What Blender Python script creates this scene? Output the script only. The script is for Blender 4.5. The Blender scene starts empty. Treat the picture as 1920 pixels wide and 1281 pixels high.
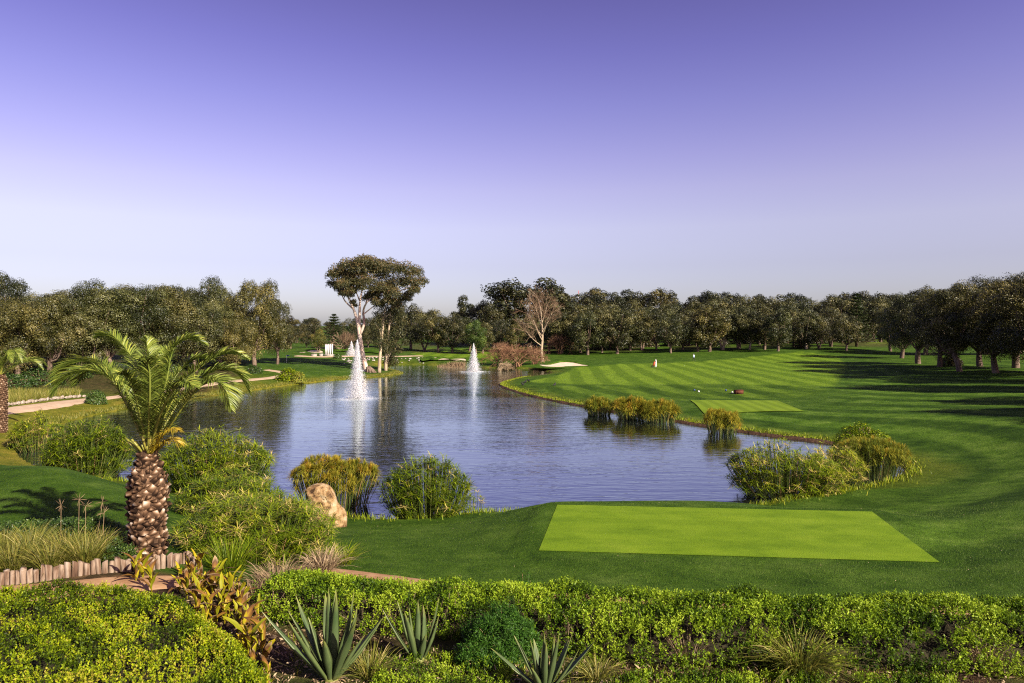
import bpy, math, random
import numpy as np
from mathutils import Vector

# ------------------------------------------------------------------ camera, sky, sun, exposure
SC = bpy.context.scene
COL = SC.collection
F, CX, HY, CZ = 1280.0, 960.0, 618.0, 8.0        # focal length and horizon row on a 1920 px wide frame, eye height over the lake
cam_d = bpy.data.cameras.new('camera')
cam_d.lens = 24.0; cam_d.sensor_width = 36.0
cam_d.shift_y = -(640.5 - HY) / 1920.0
cam_d.clip_start = 0.1; cam_d.clip_end = 9000.0
cam = bpy.data.objects.new('camera', cam_d); COL.objects.link(cam)
cam.location = (0, 0, CZ); cam.rotation_euler = (math.radians(90), 0, 0)
SC.camera = cam
SUN_EL, SUN_AZ = math.radians(31), math.radians(133)      # azimuth clockwise from +Y
world = bpy.data.worlds.new('World'); SC.world = world; world.use_nodes = True
wn = world.node_tree.nodes; wl = world.node_tree.links; wn.clear()
w_out = wn.new('ShaderNodeOutputWorld'); w_bg = wn.new('ShaderNodeBackground')
w_sky = wn.new('ShaderNodeTexSky'); w_sky.sky_type = 'NISHITA'; w_sky.sun_disc = False
w_sky.sun_elevation = SUN_EL; w_sky.sun_rotation = SUN_AZ
w_sky.altitude = 50; w_sky.air_density = 1.0; w_sky.dust_density = 1.2; w_sky.ozone_density = 1.6
w_tc = wn.new('ShaderNodeTexCoord'); w_sep = wn.new('ShaderNodeSeparateXYZ'); w_rmp = wn.new('ShaderNodeValToRGB')
w_mix = wn.new('ShaderNodeMix'); w_mix.data_type = 'RGBA'; w_mix.blend_type = 'MULTIPLY'; w_mix.inputs[0].default_value = 1.0
e = w_rmp.color_ramp.elements
SKY = [(0, (.50, .50, .66)), (.045, (.545, .485, .62)), (.092, (.625, .487, .59)), (.145, (.80, .565, .63)), (.198, (.84, .548, .65)), (.241, (.79, .499, .66)), (.31, (.67, .42, .65)), (.375, (.565, .34, .60)), (.435, (.496, .285, .524)), (.7, (.46, .28, .49))]
while len(e) < len(SKY): e.new(0.5)
for k, (pos, c) in zip(e, SKY): k.position = pos; k.color = (*c, 1)
wl.new(w_tc.outputs['Generated'], w_sep.inputs[0]); wl.new(w_sep.outputs['Z'], w_rmp.inputs[0])
wl.new(w_sky.outputs[0], w_mix.inputs['A']); wl.new(w_rmp.outputs[0], w_mix.inputs['B'])
wl.new(w_mix.outputs['Result'], w_bg.inputs['Color']); w_bg.inputs['Strength'].default_value = 0.11
wl.new(w_bg.outputs[0], w_out.inputs['Surface'])
sun_d = bpy.data.lights.new('sun', 'SUN'); sun_d.energy = 5.0; sun_d.angle = math.radians(0.5); sun_d.color = (1.0, 0.90, 0.74)
sun = bpy.data.objects.new('sun', sun_d); COL.objects.link(sun)
sun_vec = Vector((math.sin(SUN_AZ) * math.cos(SUN_EL), math.cos(SUN_AZ) * math.cos(SUN_EL), math.sin(SUN_EL)))
sun.rotation_euler = (-sun_vec).to_track_quat('-Z', 'Y').to_euler(); sun.location = (40, -40, 60)
SC.view_settings.view_transform = 'Standard'; SC.view_settings.look = 'None'
SC.view_settings.exposure = 1.2; SC.view_settings.gamma = 1.0; SC.view_settings.use_curve_mapping = False
SC.cycles.use_denoising = False; SC.cycles.filter_width = 1.15; SC.cycles.max_bounces = 6; SC.cycles.transparent_max_bounces = 12
SC.cycles.diffuse_bounces = 4; SC.cycles.glossy_bounces = 3; SC.cycles.transmission_bounces = 4
SC.cycles.sample_clamp_indirect = 4.0

# ------------------------------------------------------------------ helpers
RNG = np.random.default_rng(7)
ORD = ('first second third fourth fifth sixth seventh eighth ninth tenth eleventh twelfth thirteenth fourteenth fifteenth sixteenth '
       'seventeenth eighteenth nineteenth twentieth twenty-first twenty-second twenty-third twenty-fourth twenty-fifth twenty-sixth '
       'twenty-seventh twenty-eighth twenty-ninth thirtieth thirty-first thirty-second thirty-third thirty-fourth thirty-fifth thirty-sixth thirty-seventh thirty-eighth thirty-ninth fortieth forty-first forty-second').split()

def X_at(px, d): return (px - CX) / F * d
def P(px, py, z=0.0):
    d = (CZ - z) * F / (py - HY)
    return np.array((X_at(px, d), d, z))
def PD(px, py, d): return np.array((X_at(px, d), d, CZ - (py - HY) / F * d))

def hash2(ix, iy, seed):
    h = (ix.astype(np.int64) * 374761393 + iy.astype(np.int64) * 668265263 + seed * 974711) & 0xffffffff
    h = ((h ^ (h >> 13)) * 1274126177) & 0xffffffff
    return ((h ^ (h >> 16)) & 0xffff) / 65535.0
def vnoise(x, y, seed=0):
    x = np.asarray(x, float); y = np.asarray(y, float)
    ix, iy = np.floor(x), np.floor(y); fx, fy = x - ix, y - iy
    fx = fx * fx * (3 - 2 * fx); fy = fy * fy * (3 - 2 * fy)
    a = hash2(ix, iy, seed); b = hash2(ix + 1, iy, seed); c = hash2(ix, iy + 1, seed); d = hash2(ix + 1, iy + 1, seed)
    return (a * (1 - fx) + b * fx) * (1 - fy) + (c * (1 - fx) + d * fx) * fy
def fbm(x, y, seed=0, o=3):
    s = 0; a = 0.5; t = 0
    for k in range(o):
        s = s + a * vnoise(np.asarray(x) * 2 ** k, np.asarray(y) * 2 ** k, seed + k); t += a; a *= 0.5
    return s / t
def sstep(a, b, x):
    t = np.clip((x - a) / (b - a), 0, 1); return t * t * (3 - 2 * t)
def unit(v): return v / np.maximum(np.linalg.norm(v, axis=-1, keepdims=True), 1e-9)

def new_mesh(name, V, Fc, attrs=None, smooth=False, mats=None):
    V = np.asarray(V, np.float32).reshape(-1, 3)
    groups = Fc if isinstance(Fc, list) else [Fc]
    groups = [np.asarray(g, np.int32) for g in groups if len(g)]
    me = bpy.data.meshes.new(name)
    me.vertices.add(len(V)); me.vertices.foreach_set('co', V.ravel())
    loops = np.concatenate([g.ravel() for g in groups]); tot = np.concatenate([np.full(len(g), g.shape[1], np.int32) for g in groups])
    start = np.concatenate([[0], np.cumsum(tot)[:-1]]).astype(np.int32)
    me.loops.add(len(loops)); me.loops.foreach_set('vertex_index', loops)
    me.polygons.add(len(tot)); me.polygons.foreach_set('loop_start', start); me.polygons.foreach_set('loop_total', tot)
    if smooth: me.polygons.foreach_set('use_smooth', np.ones(len(tot), bool))
    if attrs:
        for k, a in attrs.items():
            at = me.attributes.new(k, 'FLOAT', 'POINT'); at.data.foreach_set('value', np.asarray(a, np.float32))
    me.update(calc_edges=True)
    return me
def obj(name, me, mat=None, parent=None, loc=None):
    o = bpy.data.objects.new(name, me); COL.objects.link(o)
    if mat is not None:
        if not me.materials: me.materials.append(mat)
    if parent is not None: o.parent = parent
    if loc is not None: o.location = [float(v) for v in loc]
    return o
def tag(o, label=None, cat=None, group=None, kind=None):
    if label: o['label'] = label
    if cat: o['category'] = cat
    if group: o['group'] = group
    if kind: o['kind'] = kind
    return o
def thing(name, label, cat, loc, group=None, rz=0.0, s=1.0):
    o = bpy.data.objects.new(name, None); COL.objects.link(o); o.empty_display_size = 0.2
    o.location = [float(v) for v in loc]; o.rotation_euler = (0, 0, rz); o.scale = (s, s, s) if np.isscalar(s) else s
    return tag(o, label, cat, group)

class Geo:
    def __init__(s): s.V = []; s.Q = []; s.T = []; s.A = []; s.n = 0
    def add(s, V, Q=None, T=None, var=0.5):
        V = np.asarray(V, float).reshape(-1, 3)
        if Q is not None and len(Q): s.Q.append(np.asarray(Q, np.int64) + s.n)
        if T is not None and len(T): s.T.append(np.asarray(T, np.int64) + s.n)
        s.V.append(V); s.A.append(np.broadcast_to(np.asarray(var, float), (len(V),)).copy()); s.n += len(V)
        return s
    def mesh(s, name, smooth=False):
        g = []
        if s.Q: g.append(np.concatenate(s.Q))
        if s.T: g.append(np.concatenate(s.T))
        return new_mesh(name, np.concatenate(s.V), g, {'var': np.concatenate(s.A)}, smooth)
    def build(s, name, mat, parent=None, smooth=False, loc=None):
        return obj(name, s.mesh(name, smooth), mat, parent, loc)

def leaves(g, pos, nrm, L, W, var, fold=0.15, tang=None, rng=RNG):
    """rhombus leaves: pos base points, nrm face normals, L length, W width"""
    N = len(pos); nrm = unit(nrm)
    t = rng.normal(size=(N, 3)) if tang is None else tang
    t = unit(t - nrm * np.sum(t * nrm, 1, keepdims=True)); b = np.cross(nrm, t)
    L = np.broadcast_to(L, (N,))[:, None]; W = np.broadcast_to(W, (N,))[:, None]
    V = np.stack([pos, pos + t * L * .45 + b * W * .5 + nrm * W * fold, pos + t * L - nrm * L * .08, pos + t * L * .45 - b * W * .5 + nrm * W * fold], 1)
    g.add(V.reshape(-1, 3), Q=np.arange(N * 4).reshape(N, 4), var=np.repeat(np.broadcast_to(var, (N,)), 4))
def strips(g, pts, wid, side, var):
    """ribbons: pts (N,K,3), wid (N,K), side (N,3)"""
    N, K, _ = pts.shape; side = unit(side)[:, None, :]
    V = np.stack([pts - side * wid[..., None] * .5, pts + side * wid[..., None] * .5], 2).reshape(N, K * 2, 3)
    q = np.array([[2 * k, 2 * k + 1, 2 * k + 3, 2 * k + 2] for k in range(K - 1)])
    Q = (q[None] + (np.arange(N) * K * 2)[:, None, None]).reshape(-1, 4)
    g.add(V.reshape(-1, 3), Q=Q, var=np.repeat(np.broadcast_to(var, (N,)), K * 2))
def tube(g, pts, rad, n=7, var=0.5, cap=True):
    pts = np.asarray(pts, float); K = len(pts); rad = np.broadcast_to(rad, (K,))
    tg = np.gradient(pts, axis=0); tg = unit(tg)
    ref = np.array((0.3, 0.9, 0.1)) if abs(tg[0][2]) > 0.8 else np.array((0., 0., 1.))
    a = unit(np.cross(tg, ref)); b = np.cross(tg, a)
    th = np.arange(n) * 2 * math.pi / n
    V = pts[:, None, :] + rad[:, None, None] * (np.cos(th)[None, :, None] * a[:, None, :] + np.sin(th)[None, :, None] * b[:, None, :])
    Q = [[k * n + i, k * n + (i + 1) % n, (k + 1) * n + (i + 1) % n, (k + 1) * n + i] for k in range(K - 1) for i in range(n)]
    V = V.reshape(-1, 3); T = []
    if cap:
        V = np.vstack([V, pts[0], pts[-1]]); c0, c1 = K * n, K * n + 1
        T = [[c0, (i + 1) % n, i] for i in range(n)] + [[c1, (K - 1) * n + i, (K - 1) * n + (i + 1) % n] for i in range(n)]
    g.add(V, Q=Q, T=T, var=var)
def bez(p0, p1, p2, p3, n):
    t = np.linspace(0, 1, n)[:, None]
    return (1 - t) ** 3 * p0 + 3 * (1 - t) ** 2 * t * p1 + 3 * (1 - t) * t * t * p2 + t ** 3 * p3
def curve_thru(pts, n):
    pts = np.asarray(pts, float); K = len(pts); out = []
    for t in np.linspace(0, K - 1, n):
        i = min(int(t), K - 2); f = t - i
        p0 = pts[max(i - 1, 0)]; p1 = pts[i]; p2 = pts[i + 1]; p3 = pts[min(i + 2, K - 1)]
        out.append(.5 * ((2 * p1) + (-p0 + p2) * f + (2 * p0 - 5 * p1 + 4 * p2 - p3) * f * f + (-p0 + 3 * p1 - 3 * p2 + p3) * f ** 3))
    return np.array(out)
def box(g, c, s, rz=0.0, var=0.5):
    c = np.asarray(c, float); s = np.asarray(s, float) * .5
    V = np.array([[x, y, z] for z in (-1, 1) for x, y in ((-1, -1), (1, -1), (1, 1), (-1, 1))], float) * s
    R = np.array([[math.cos(rz), -math.sin(rz), 0], [math.sin(rz), math.cos(rz), 0], [0, 0, 1]])
    g.add(V @ R.T + c, Q=[[3, 2, 1, 0], [4, 5, 6, 7], [0, 1, 5, 4], [1, 2, 6, 5], [2, 3, 7, 6], [3, 0, 4, 7]], var=var)

# ------------------------------------------------------------------ materials
def mat_new(name):
    m = bpy.data.materials.new(name); m.use_nodes = True; nt = m.node_tree; nt.nodes.clear()
    return m, nt
def N(nt, typ, **kw):
    n = nt.nodes.new(typ)
    for k, v in kw.items():
        if k.startswith('i_'):
            n.inputs[k[2:].replace('_', ' ')].default_value = v
        else: setattr(n, k, v)
    return n
def ramp(nt, fac, stops, interp='LINEAR'):
    r = nt.nodes.new('ShaderNodeValToRGB'); r.color_ramp.interpolation = interp
    el = r.color_ramp.elements
    while len(el) < len(stops): el.new(0.5)
    for q, (p, c) in zip(el, stops): q.position = p; q.color = (*c, 1) if len(c) == 3 else c
    if fac is not None: nt.links.new(fac, r.inputs[0])
    return r.outputs[0]
def mixc(nt, fac, a, b, blend='MIX'):
    m = nt.nodes.new('ShaderNodeMix'); m.data_type = 'RGBA'; m.blend_type = blend
    for sock, v in ((m.inputs[0], fac), (m.inputs['A'], a), (m.inputs['B'], b)):
        if isinstance(v, (int, float)): sock.default_value = v
        elif isinstance(v, tuple): sock.default_value = (*v, 1) if len(v) == 3 else v
        else: nt.links.new(v, sock)
    return m.outputs['Result']
def mth(nt, op, a, b=None, c=None, clamp=False):
    m = nt.nodes.new('ShaderNodeMath'); m.operation = op; m.use_clamp = clamp
    for i, v in enumerate((a, b, c)):
        if v is None: continue
        if isinstance(v, (int, float)): m.inputs[i].default_value = v
        else: nt.links.new(v, m.inputs[i])
    return m.outputs[0]
def attr(nt, name):
    a = nt.nodes.new('ShaderNodeAttribute'); a.attribute_name = name; return a.outputs['Fac']
def noise(nt, vec, scale, detail=3.0, rough=0.55):
    n = nt.nodes.new('ShaderNodeTexNoise'); n.inputs['Scale'].default_value = scale; n.inputs['Detail'].default_value = detail
    n.inputs['Roughness'].default_value = rough
    if vec is not None: nt.links.new(vec, n.inputs['Vector'])
    return n.outputs['Fac']
def mapped(nt, scale=(1, 1, 1), rot=(0, 0, 0), coord='Object'):
    tc = nt.nodes.new('ShaderNodeTexCoord'); mp = nt.nodes.new('ShaderNodeMapping')
    mp.inputs['Scale'].default_value = scale; mp.inputs['Rotation'].default_value = rot
    nt.links.new(tc.outputs[coord], mp.inputs['Vector']); return mp.outputs[0]
def bump(nt, h, strength, dist):
    b = nt.nodes.new('ShaderNodeBump'); b.inputs['Strength'].default_value = strength; b.inputs['Distance'].default_value = dist
    nt.links.new(h, b.inputs['Height']); return b.outputs[0]
def finish(nt, color, rough=0.7, normal=None, spec=0.3, trans=0.0, tcol=None):
    out = nt.nodes.new('ShaderNodeOutputMaterial'); p = nt.nodes.new('ShaderNodeBsdfPrincipled')
    if isinstance(color, tuple): p.inputs['Base Color'].default_value = (*color, 1)
    else: nt.links.new(color, p.inputs['Base Color'])
    if isinstance(rough, (int, float)): p.inputs['Roughness'].default_value = rough
    else: nt.links.new(rough, p.inputs['Roughness'])
    p.inputs['Specular IOR Level'].default_value = spec
    if normal is not None: nt.links.new(normal, p.inputs['Normal'])
    sh = p.outputs[0]
    if trans > 0:
        t = nt.nodes.new('ShaderNodeBsdfTranslucent'); mx = nt.nodes.new('ShaderNodeMixShader'); mx.inputs[0].default_value = trans
        c = tcol if tcol is not None else color
        if isinstance(c, tuple): t.inputs['Color'].default_value = (*c, 1)
        else: nt.links.new(c, t.inputs['Color'])
        nt.links.new(p.outputs[0], mx.inputs[1]); nt.links.new(t.outputs[0], mx.inputs[2]); sh = mx.outputs[0]
    nt.links.new(sh, out.inputs['Surface'])
def leaf_mat(name, stops, trans=0.25, rough=0.5, spec=0.35, objvar=0.0):
    m, nt = mat_new(name)
    c = ramp(nt, attr(nt, 'var'), stops)
    if objvar:
        oi = nt.nodes.new('ShaderNodeObjectInfo')
        c = mixc(nt, 1.0, c, ramp(nt, oi.outputs['Random'], [(0, (1 - objvar, 1 - objvar * .6, 1 - objvar)), (0.5, (1, 1, 1)), (1, (1 + objvar * .9, 1 + objvar * .5, 1 - objvar * .4))]), 'MULTIPLY')
    finish(nt, c, rough, None, spec, trans)
    return m
def noise_mat(name, stops, scale=4.0, rough=0.85, spec=0.15, bstr=0.4, bdist=0.03, sc=(1, 1, 1), detail=5.0):
    m, nt = mat_new(name); v = mapped(nt, sc)
    oi = nt.nodes.new('ShaderNodeObjectInfo'); va = nt.nodes.new('ShaderNodeVectorMath'); va.operation = 'ADD'      # no two objects weathered alike
    nt.links.new(v, va.inputs[0]); nt.links.new(mth(nt, 'MULTIPLY', oi.outputs['Random'], 37.0), va.inputs[1]); n = noise(nt, va.outputs[0], scale, detail, 0.62)
    finish(nt, ramp(nt, n, stops), rough, bump(nt, n, bstr, bdist), spec); return m

M = {}
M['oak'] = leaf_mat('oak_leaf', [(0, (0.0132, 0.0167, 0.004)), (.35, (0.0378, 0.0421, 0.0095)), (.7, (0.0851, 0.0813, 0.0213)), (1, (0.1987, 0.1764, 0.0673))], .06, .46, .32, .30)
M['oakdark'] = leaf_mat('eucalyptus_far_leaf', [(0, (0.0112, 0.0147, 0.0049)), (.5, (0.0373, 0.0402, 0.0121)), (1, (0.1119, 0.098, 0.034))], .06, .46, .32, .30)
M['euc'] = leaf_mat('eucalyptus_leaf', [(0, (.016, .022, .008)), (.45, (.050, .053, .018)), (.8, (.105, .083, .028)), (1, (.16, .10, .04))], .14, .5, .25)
M['conifer'] = leaf_mat('conifer_leaf', [(0, (.010, .020, .006)), (.6, (.032, .050, .012)), (1, (.08, .10, .024))], .12, .5, .2)
M['brightleaf'] = leaf_mat('bright_tree_leaf', [(0, (.02, .04, .008)), (.5, (.07, .12, .015)), (1, (.16, .20, .03))], .25)
M['autumn'] = leaf_mat('autumn_leaf', [(0, (.03, .04, .008)), (.5, (.11, .12, .015)), (1, (.26, .19, .03))], .25)
M['bark'] = noise_mat('oak_bark', [(.25, (.05, .035, .026)), (.5, (.13, .09, .065)), (.75, (.26, .20, .15))], 3.5, sc=(1, 1, .35))
M['palebark'] = noise_mat('pale_bark', [(.2, (0.216, 0.1152, 0.0792)), (.42, (0.3744, 0.2592, 0.2016)), (.6, (0.4752, 0.396, 0.3312)), (.8, (0.5328, 0.4896, 0.432))], 1.6, sc=(1, 1, .22), bstr=.2)
M['tanbark'] = noise_mat('tan_bark', [(.2, (0.1728, 0.1224, 0.072)), (.5, (0.3312, 0.2592, 0.1728)), (.8, (0.4464, 0.3744, 0.2736))], 2.0, sc=(1, 1, .3), bstr=.2)
M['twig'] = leaf_mat('bare_twig', [(0, (0.075, 0.045, 0.03)), (.5, (0.18, 0.1125, 0.0675)), (1, (0.285, 0.2025, 0.1275))], 0, .8, .1)
M['redtwig'] = leaf_mat('reddish_twig', [(0, (0.0825, 0.0375, 0.0225)), (.5, (0.195, 0.0975, 0.0525)), (1, (0.315, 0.1875, 0.105))], 0, .8, .1)
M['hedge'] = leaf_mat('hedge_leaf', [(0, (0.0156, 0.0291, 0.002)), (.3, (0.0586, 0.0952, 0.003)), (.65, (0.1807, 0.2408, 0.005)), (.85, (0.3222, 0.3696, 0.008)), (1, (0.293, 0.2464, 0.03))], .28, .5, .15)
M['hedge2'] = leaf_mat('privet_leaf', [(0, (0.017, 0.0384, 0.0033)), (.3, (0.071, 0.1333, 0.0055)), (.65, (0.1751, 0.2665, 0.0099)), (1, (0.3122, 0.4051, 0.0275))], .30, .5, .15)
M['fern'] = leaf_mat('feathery_leaf', [(0, (.010, .036, .004)), (.5, (.040, .11, .010)), (1, (.11, .22, .022))], .25, .5, .2)
M['darkhedge'] = leaf_mat('dark_hedge_leaf', [(0, (.010, .026, .005)), (.5, (.03, .065, .010)), (1, (.09, .14, .018))], .2, .45, .4)
M['sedge'] = leaf_mat('sedge_leaf', [(0, (0.0179, 0.0388, 0.003)), (.35, (0.0896, 0.1425, 0.005)), (.7, (0.2408, 0.3021, 0.01)), (.9, (0.4256, 0.4104, 0.03)), (1, (0.5376, 0.4104, 0.15))], .28, .5, .2)
M['papyrus'] = leaf_mat('papyrus_thread', [(0, (0.102, 0.153, 0.0184)), (.45, (0.2754, 0.2754, 0.0286)), (.8, (0.4284, 0.3264, 0.0306)), (1, (0.4896, 0.2652, 0.051))], .35, .55, .25)
M['stem'] = leaf_mat('reed_stem', [(0, (0.035, 0.0625, 0.0125)), (.45, (0.1063, 0.15, 0.0275)), (.8, (0.275, 0.2375, 0.075)), (1, (0.375, 0.225, 0.1125))], .1, .5, .35)
M['drygrass'] = leaf_mat('tussock_blade', [(0, (0.04, 0.06, 0.008)), (.4, (0.128, 0.144, 0.0176)), (.75, (0.288, 0.248, 0.048)), (1, (0.464, 0.376, 0.152))], .3, .5, .3)
M['straw'] = leaf_mat('dead_straw', [(0, (0.105, 0.0675, 0.0375)), (.5, (0.27, 0.1875, 0.105)), (1, (0.465, 0.36, 0.225))], .15, .7, .15)
M['canna'] = leaf_mat('canna_leaf', [(0, (0.0625, 0.09, 0.005)), (.35, (0.2125, 0.216, 0.007)), (.6, (0.375, 0.3, 0.012)), (.75, (0.2, 0.096, 0.02)), (.88, (0.0875, 0.042, 0.018)), (1, (0.3375, 0.24, 0.12))], .22, .55, .2)
M['core'] = noise_mat('shaded_twig_core', [(.3, (.010, .010, .004)), (.55, (.026, .022, .010)), (.8, (.060, .045, .022))], 22, bdist=.05)  # near-black twig brown, painted dark for the shade between hedge leaves
M['frond'] = leaf_mat('palm_leaflet', [(0, (0.0312, 0.0546, 0.0065)), (.45, (0.0975, 0.1404, 0.0195)), (.8, (0.2015, 0.247, 0.0364)), (1, (0.364, 0.377, 0.065))], .28, .4, .35)
M['rachis'] = leaf_mat('palm_rachis', [(0, (0.224, 0.176, 0.028)), (.5, (0.192, 0.216, 0.036)), (1, (0.12, 0.176, 0.032))], 0, .4, .4)
M['gold'] = leaf_mat('dying_frond', [(0, (0.16, 0.152, 0.016)), (.5, (0.368, 0.272, 0.016)), (1, (0.464, 0.32, 0.048))], .3, .5, .3)
M['rock'] = noise_mat('sandstone', [(.34, (.035, .020, .012)), (.42, (.13, .075, .034)), (.50, (.27, .17, .075)), (.60, (.34, .25, .14)), (.74, (.44, .37, .27))], 3.2, bstr=1.0, bdist=.12, detail=9)
M['whitestone'] = noise_mat('white_stone', [(.25, (0.1872, 0.1584, 0.1368)), (.5, (0.3456, 0.3096, 0.2736)), (.8, (0.4752, 0.4464, 0.4032))], 5)
M['whitepaint'] = noise_mat('white_paint', [(.3, (0.629, 0.612, 0.595)), (.7, (0.697, 0.6885, 0.68))], 3, .55, .3, .1)
M['sand'] = noise_mat('bunker_sand', [(.25, (0.4216, 0.3264, 0.2244)), (.55, (0.5168, 0.4216, 0.306)), (.8, (0.5712, 0.4896, 0.3808))], 1.2, bstr=.3, bdist=.05)
M['dirt'] = noise_mat('dirt_path', [(.25, (0.195, 0.0975, 0.045)), (.5, (0.315, 0.18, 0.09)), (.75, (0.42, 0.27, 0.15))], 3.0, bstr=.5, bdist=.03)
M['sandpath'] = noise_mat('sandy_path', [(.25, (0.34, 0.2312, 0.1428)), (.55, (0.4352, 0.3196, 0.2108)), (.8, (0.5032, 0.3944, 0.2788))], 1.5, bstr=.3)
M['earth'] = noise_mat('bank_earth', [(.25, (0.021, 0.012, 0.0072)), (.5, (0.06, 0.033, 0.018)), (.75, (0.132, 0.078, 0.042))], 5, bstr=.8, bdist=.06)
M['wood'] = noise_mat('weathered_log', [(.25, (0.0346, 0.0173, 0.0104)), (.42, (0.1152, 0.0691, 0.0432)), (.56, (0.2419, 0.1786, 0.1267)), (.75, (0.3802, 0.3226, 0.265))], 9.0, sc=(1, 1, .14), bstr=.7, bdist=.02)
M['boot'] = leaf_mat('palm_leaf_base', [(0, (0.0145, 0.0077, 0.0046)), (.3, (0.0545, 0.0291, 0.0153)), (.55, (0.1453, 0.0842, 0.0459)), (.8, (0.2907, 0.2066, 0.1377)), (1, (0.4506, 0.3825, 0.306))], 0, .85, .1)
M['palmtrunk'] = noise_mat('palm_trunk_fibre', [(.25, (.022, .012, .008)), (.5, (.07, .04, .022)), (.75, (.19, .11, .06))], 12, sc=(1, 1, .6), bdist=.04)
M['brownbox'] = noise_mat('brown_boards', [(.3, (.06, .02, .012)), (.7, (.14, .05, .028))], 6)
M['kerbstone'] = noise_mat('kerb_stone', [(.25, (.13, .10, .075)), (.5, (.26, .21, .165)), (.8, (.42, .37, .31))], 6)
M['dark'] = noise_mat('dark_grey', [(.3, (.02, .02, .02)), (.7, (.05, .05, .05))], 6)
M['duck'] = noise_mat('dark_plumage', [(.3, (.012, .012, .014)), (.7, (.04, .038, .036))], 30)
M['redbag'] = noise_mat('red_bag', [(.3, (.25, .04, .02)), (.7, (.40, .08, .04))], 6, .5)
M['bluepaint'] = noise_mat('blue_paint', [(.3, (.03, .05, .18)), (.7, (.05, .08, .26))], 6, .4)
M['redpaint'] = noise_mat('red_paint', [(.3, (.45, .05, .03)), (.7, (.55, .08, .05))], 6, .5)
# agave: blue-green with pale bloom and yellowed tips
m, nt = mat_new('agave_leaf'); nn = noise(nt, mapped(nt, (1, 1, .3)), 6, 4)
c = mixc(nt, ramp(nt, nn, [(.3, (0, 0, 0)), (.7, (1, 1, 1))]), (.034, .062, .020), (.088, .122, .046))
c = mixc(nt, attr(nt, 'var'), c, (.24, .24, .04)); finish(nt, c, .42, bump(nt, nn, .15, .02), .4); M['agave'] = m
# fountain spray: white, bright, scattering droplets
m, nt = mat_new('water_spray')
o_ = N(nt, 'ShaderNodeOutputMaterial'); d_ = N(nt, 'ShaderNodeBsdfDiffuse'); t_ = N(nt, 'ShaderNodeBsdfTranslucent'); tr_ = N(nt, 'ShaderNodeBsdfTransparent'); a_ = N(nt, 'ShaderNodeMixShader'); b_ = N(nt, 'ShaderNodeMixShader')
d_.inputs['Color'].default_value = t_.inputs['Color'].default_value = (.97, .97, .98, 1); a_.inputs[0].default_value = .5; b_.inputs[0].default_value = .42
nt.links.new(d_.outputs[0], a_.inputs[1]); nt.links.new(t_.outputs[0], a_.inputs[2]); nt.links.new(a_.outputs[0], b_.inputs[1]); nt.links.new(tr_.outputs[0], b_.inputs[2]); nt.links.new(b_.outputs[0], o_.inputs['Surface']); M['spray'] = m
# lake
m, nt = mat_new('lake_surface')
out = N(nt, 'ShaderNodeOutputMaterial'); geo_v = mapped(nt, (.42, 1.5, 1)); big = noise(nt, mapped(nt, (.03, .10, 1)), 1.0, 2.0)
n1 = noise(nt, geo_v, 1.1, 3.0, .5); n2 = noise(nt, mapped(nt, (.9, 3.6, 1), (0, 0, .10)), 1.6, 2.0, .5)
hgt = mth(nt, 'ADD', mth(nt, 'MULTIPLY', n1, 1.0), mth(nt, 'MULTIPLY', n2, .35))
hgt = mth(nt, 'MULTIPLY', hgt, ramp(nt, big, [(.3, (.35, .35, .35)), (.62, (1, 1, 1))]))
nb = bump(nt, hgt, .24, .15)
gl = N(nt, 'ShaderNodeBsdfGlossy'); gl.inputs['Roughness'].default_value = .035; gl.inputs['Color'].default_value = (.86, .95, 1.0, 1); nt.links.new(nb, gl.inputs['Normal'])
df = N(nt, 'ShaderNodeBsdfDiffuse'); df.inputs['Color'].default_value = (.008, .009, .008, 1)
fr = N(nt, 'ShaderNodeFresnel'); fr.inputs['IOR'].default_value = 1.6; nt.links.new(nb, fr.inputs['Normal'])
ms = N(nt, 'ShaderNodeMixShader'); nt.links.new(mth(nt, 'ADD', mth(nt, 'MULTIPLY', fr.outputs[0], 1.0), .20, clamp=True), ms.inputs[0]); nt.links.new(df.outputs[0], ms.inputs[1]); nt.links.new(gl.outputs[0], ms.inputs[2])
nt.links.new(ms.outputs[0], out.inputs['Surface']); M['water'] = m
# grass ground with mown zones
def grass_nodes(nt, base_stops, fine=26.0):
    v = mapped(nt); return ramp(nt, mth(nt, 'ADD', mth(nt, 'MULTIPLY', noise(nt, v, .55, 5, .65), .55), mth(nt, 'MULTIPLY', noise(nt, v, fine, 3, .7), .45)), base_stops)
m, nt = mat_new('grass_ground')
tc = N(nt, 'ShaderNodeTexCoord'); sp = N(nt, 'ShaderNodeSeparateXYZ'); nt.links.new(tc.outputs['Object'], sp.inputs[0])
rough_c = grass_nodes(nt, [(.34, (.010, .026, .001)), (.46, (.030, .068, .003)), (.55, (.050, .096, .008)), (.68, (.088, .135, .020))])
fair_c = grass_nodes(nt, [(.34, (.080, .138, .006)), (.5, (.112, .186, .010)), (.66, (.155, .226, .020))])
wob = mth(nt, 'MULTIPLY', noise(nt, mapped(nt, (.05, .05, 1)), 1, 2), 3.0)
def stripe(coord, period, lo, hi):
    s = mth(nt, 'SINE', mth(nt, 'MULTIPLY', coord, 2 * math.pi / period))
    return ramp(nt, mth(nt, 'MULTIPLY_ADD', s, .5, .5), [(.30, lo), (.70, hi)])
cx = mth(nt, 'ADD', mth(nt, 'SUBTRACT', sp.outputs['X'], mth(nt, 'MULTIPLY', sp.outputs['Y'], .045)), wob)
fair_c = mixc(nt, 1.0, fair_c, stripe(cx, 3.9, (.66, .72, .62), (1.02, 1.02, 1.05)), 'MULTIPLY')
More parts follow.
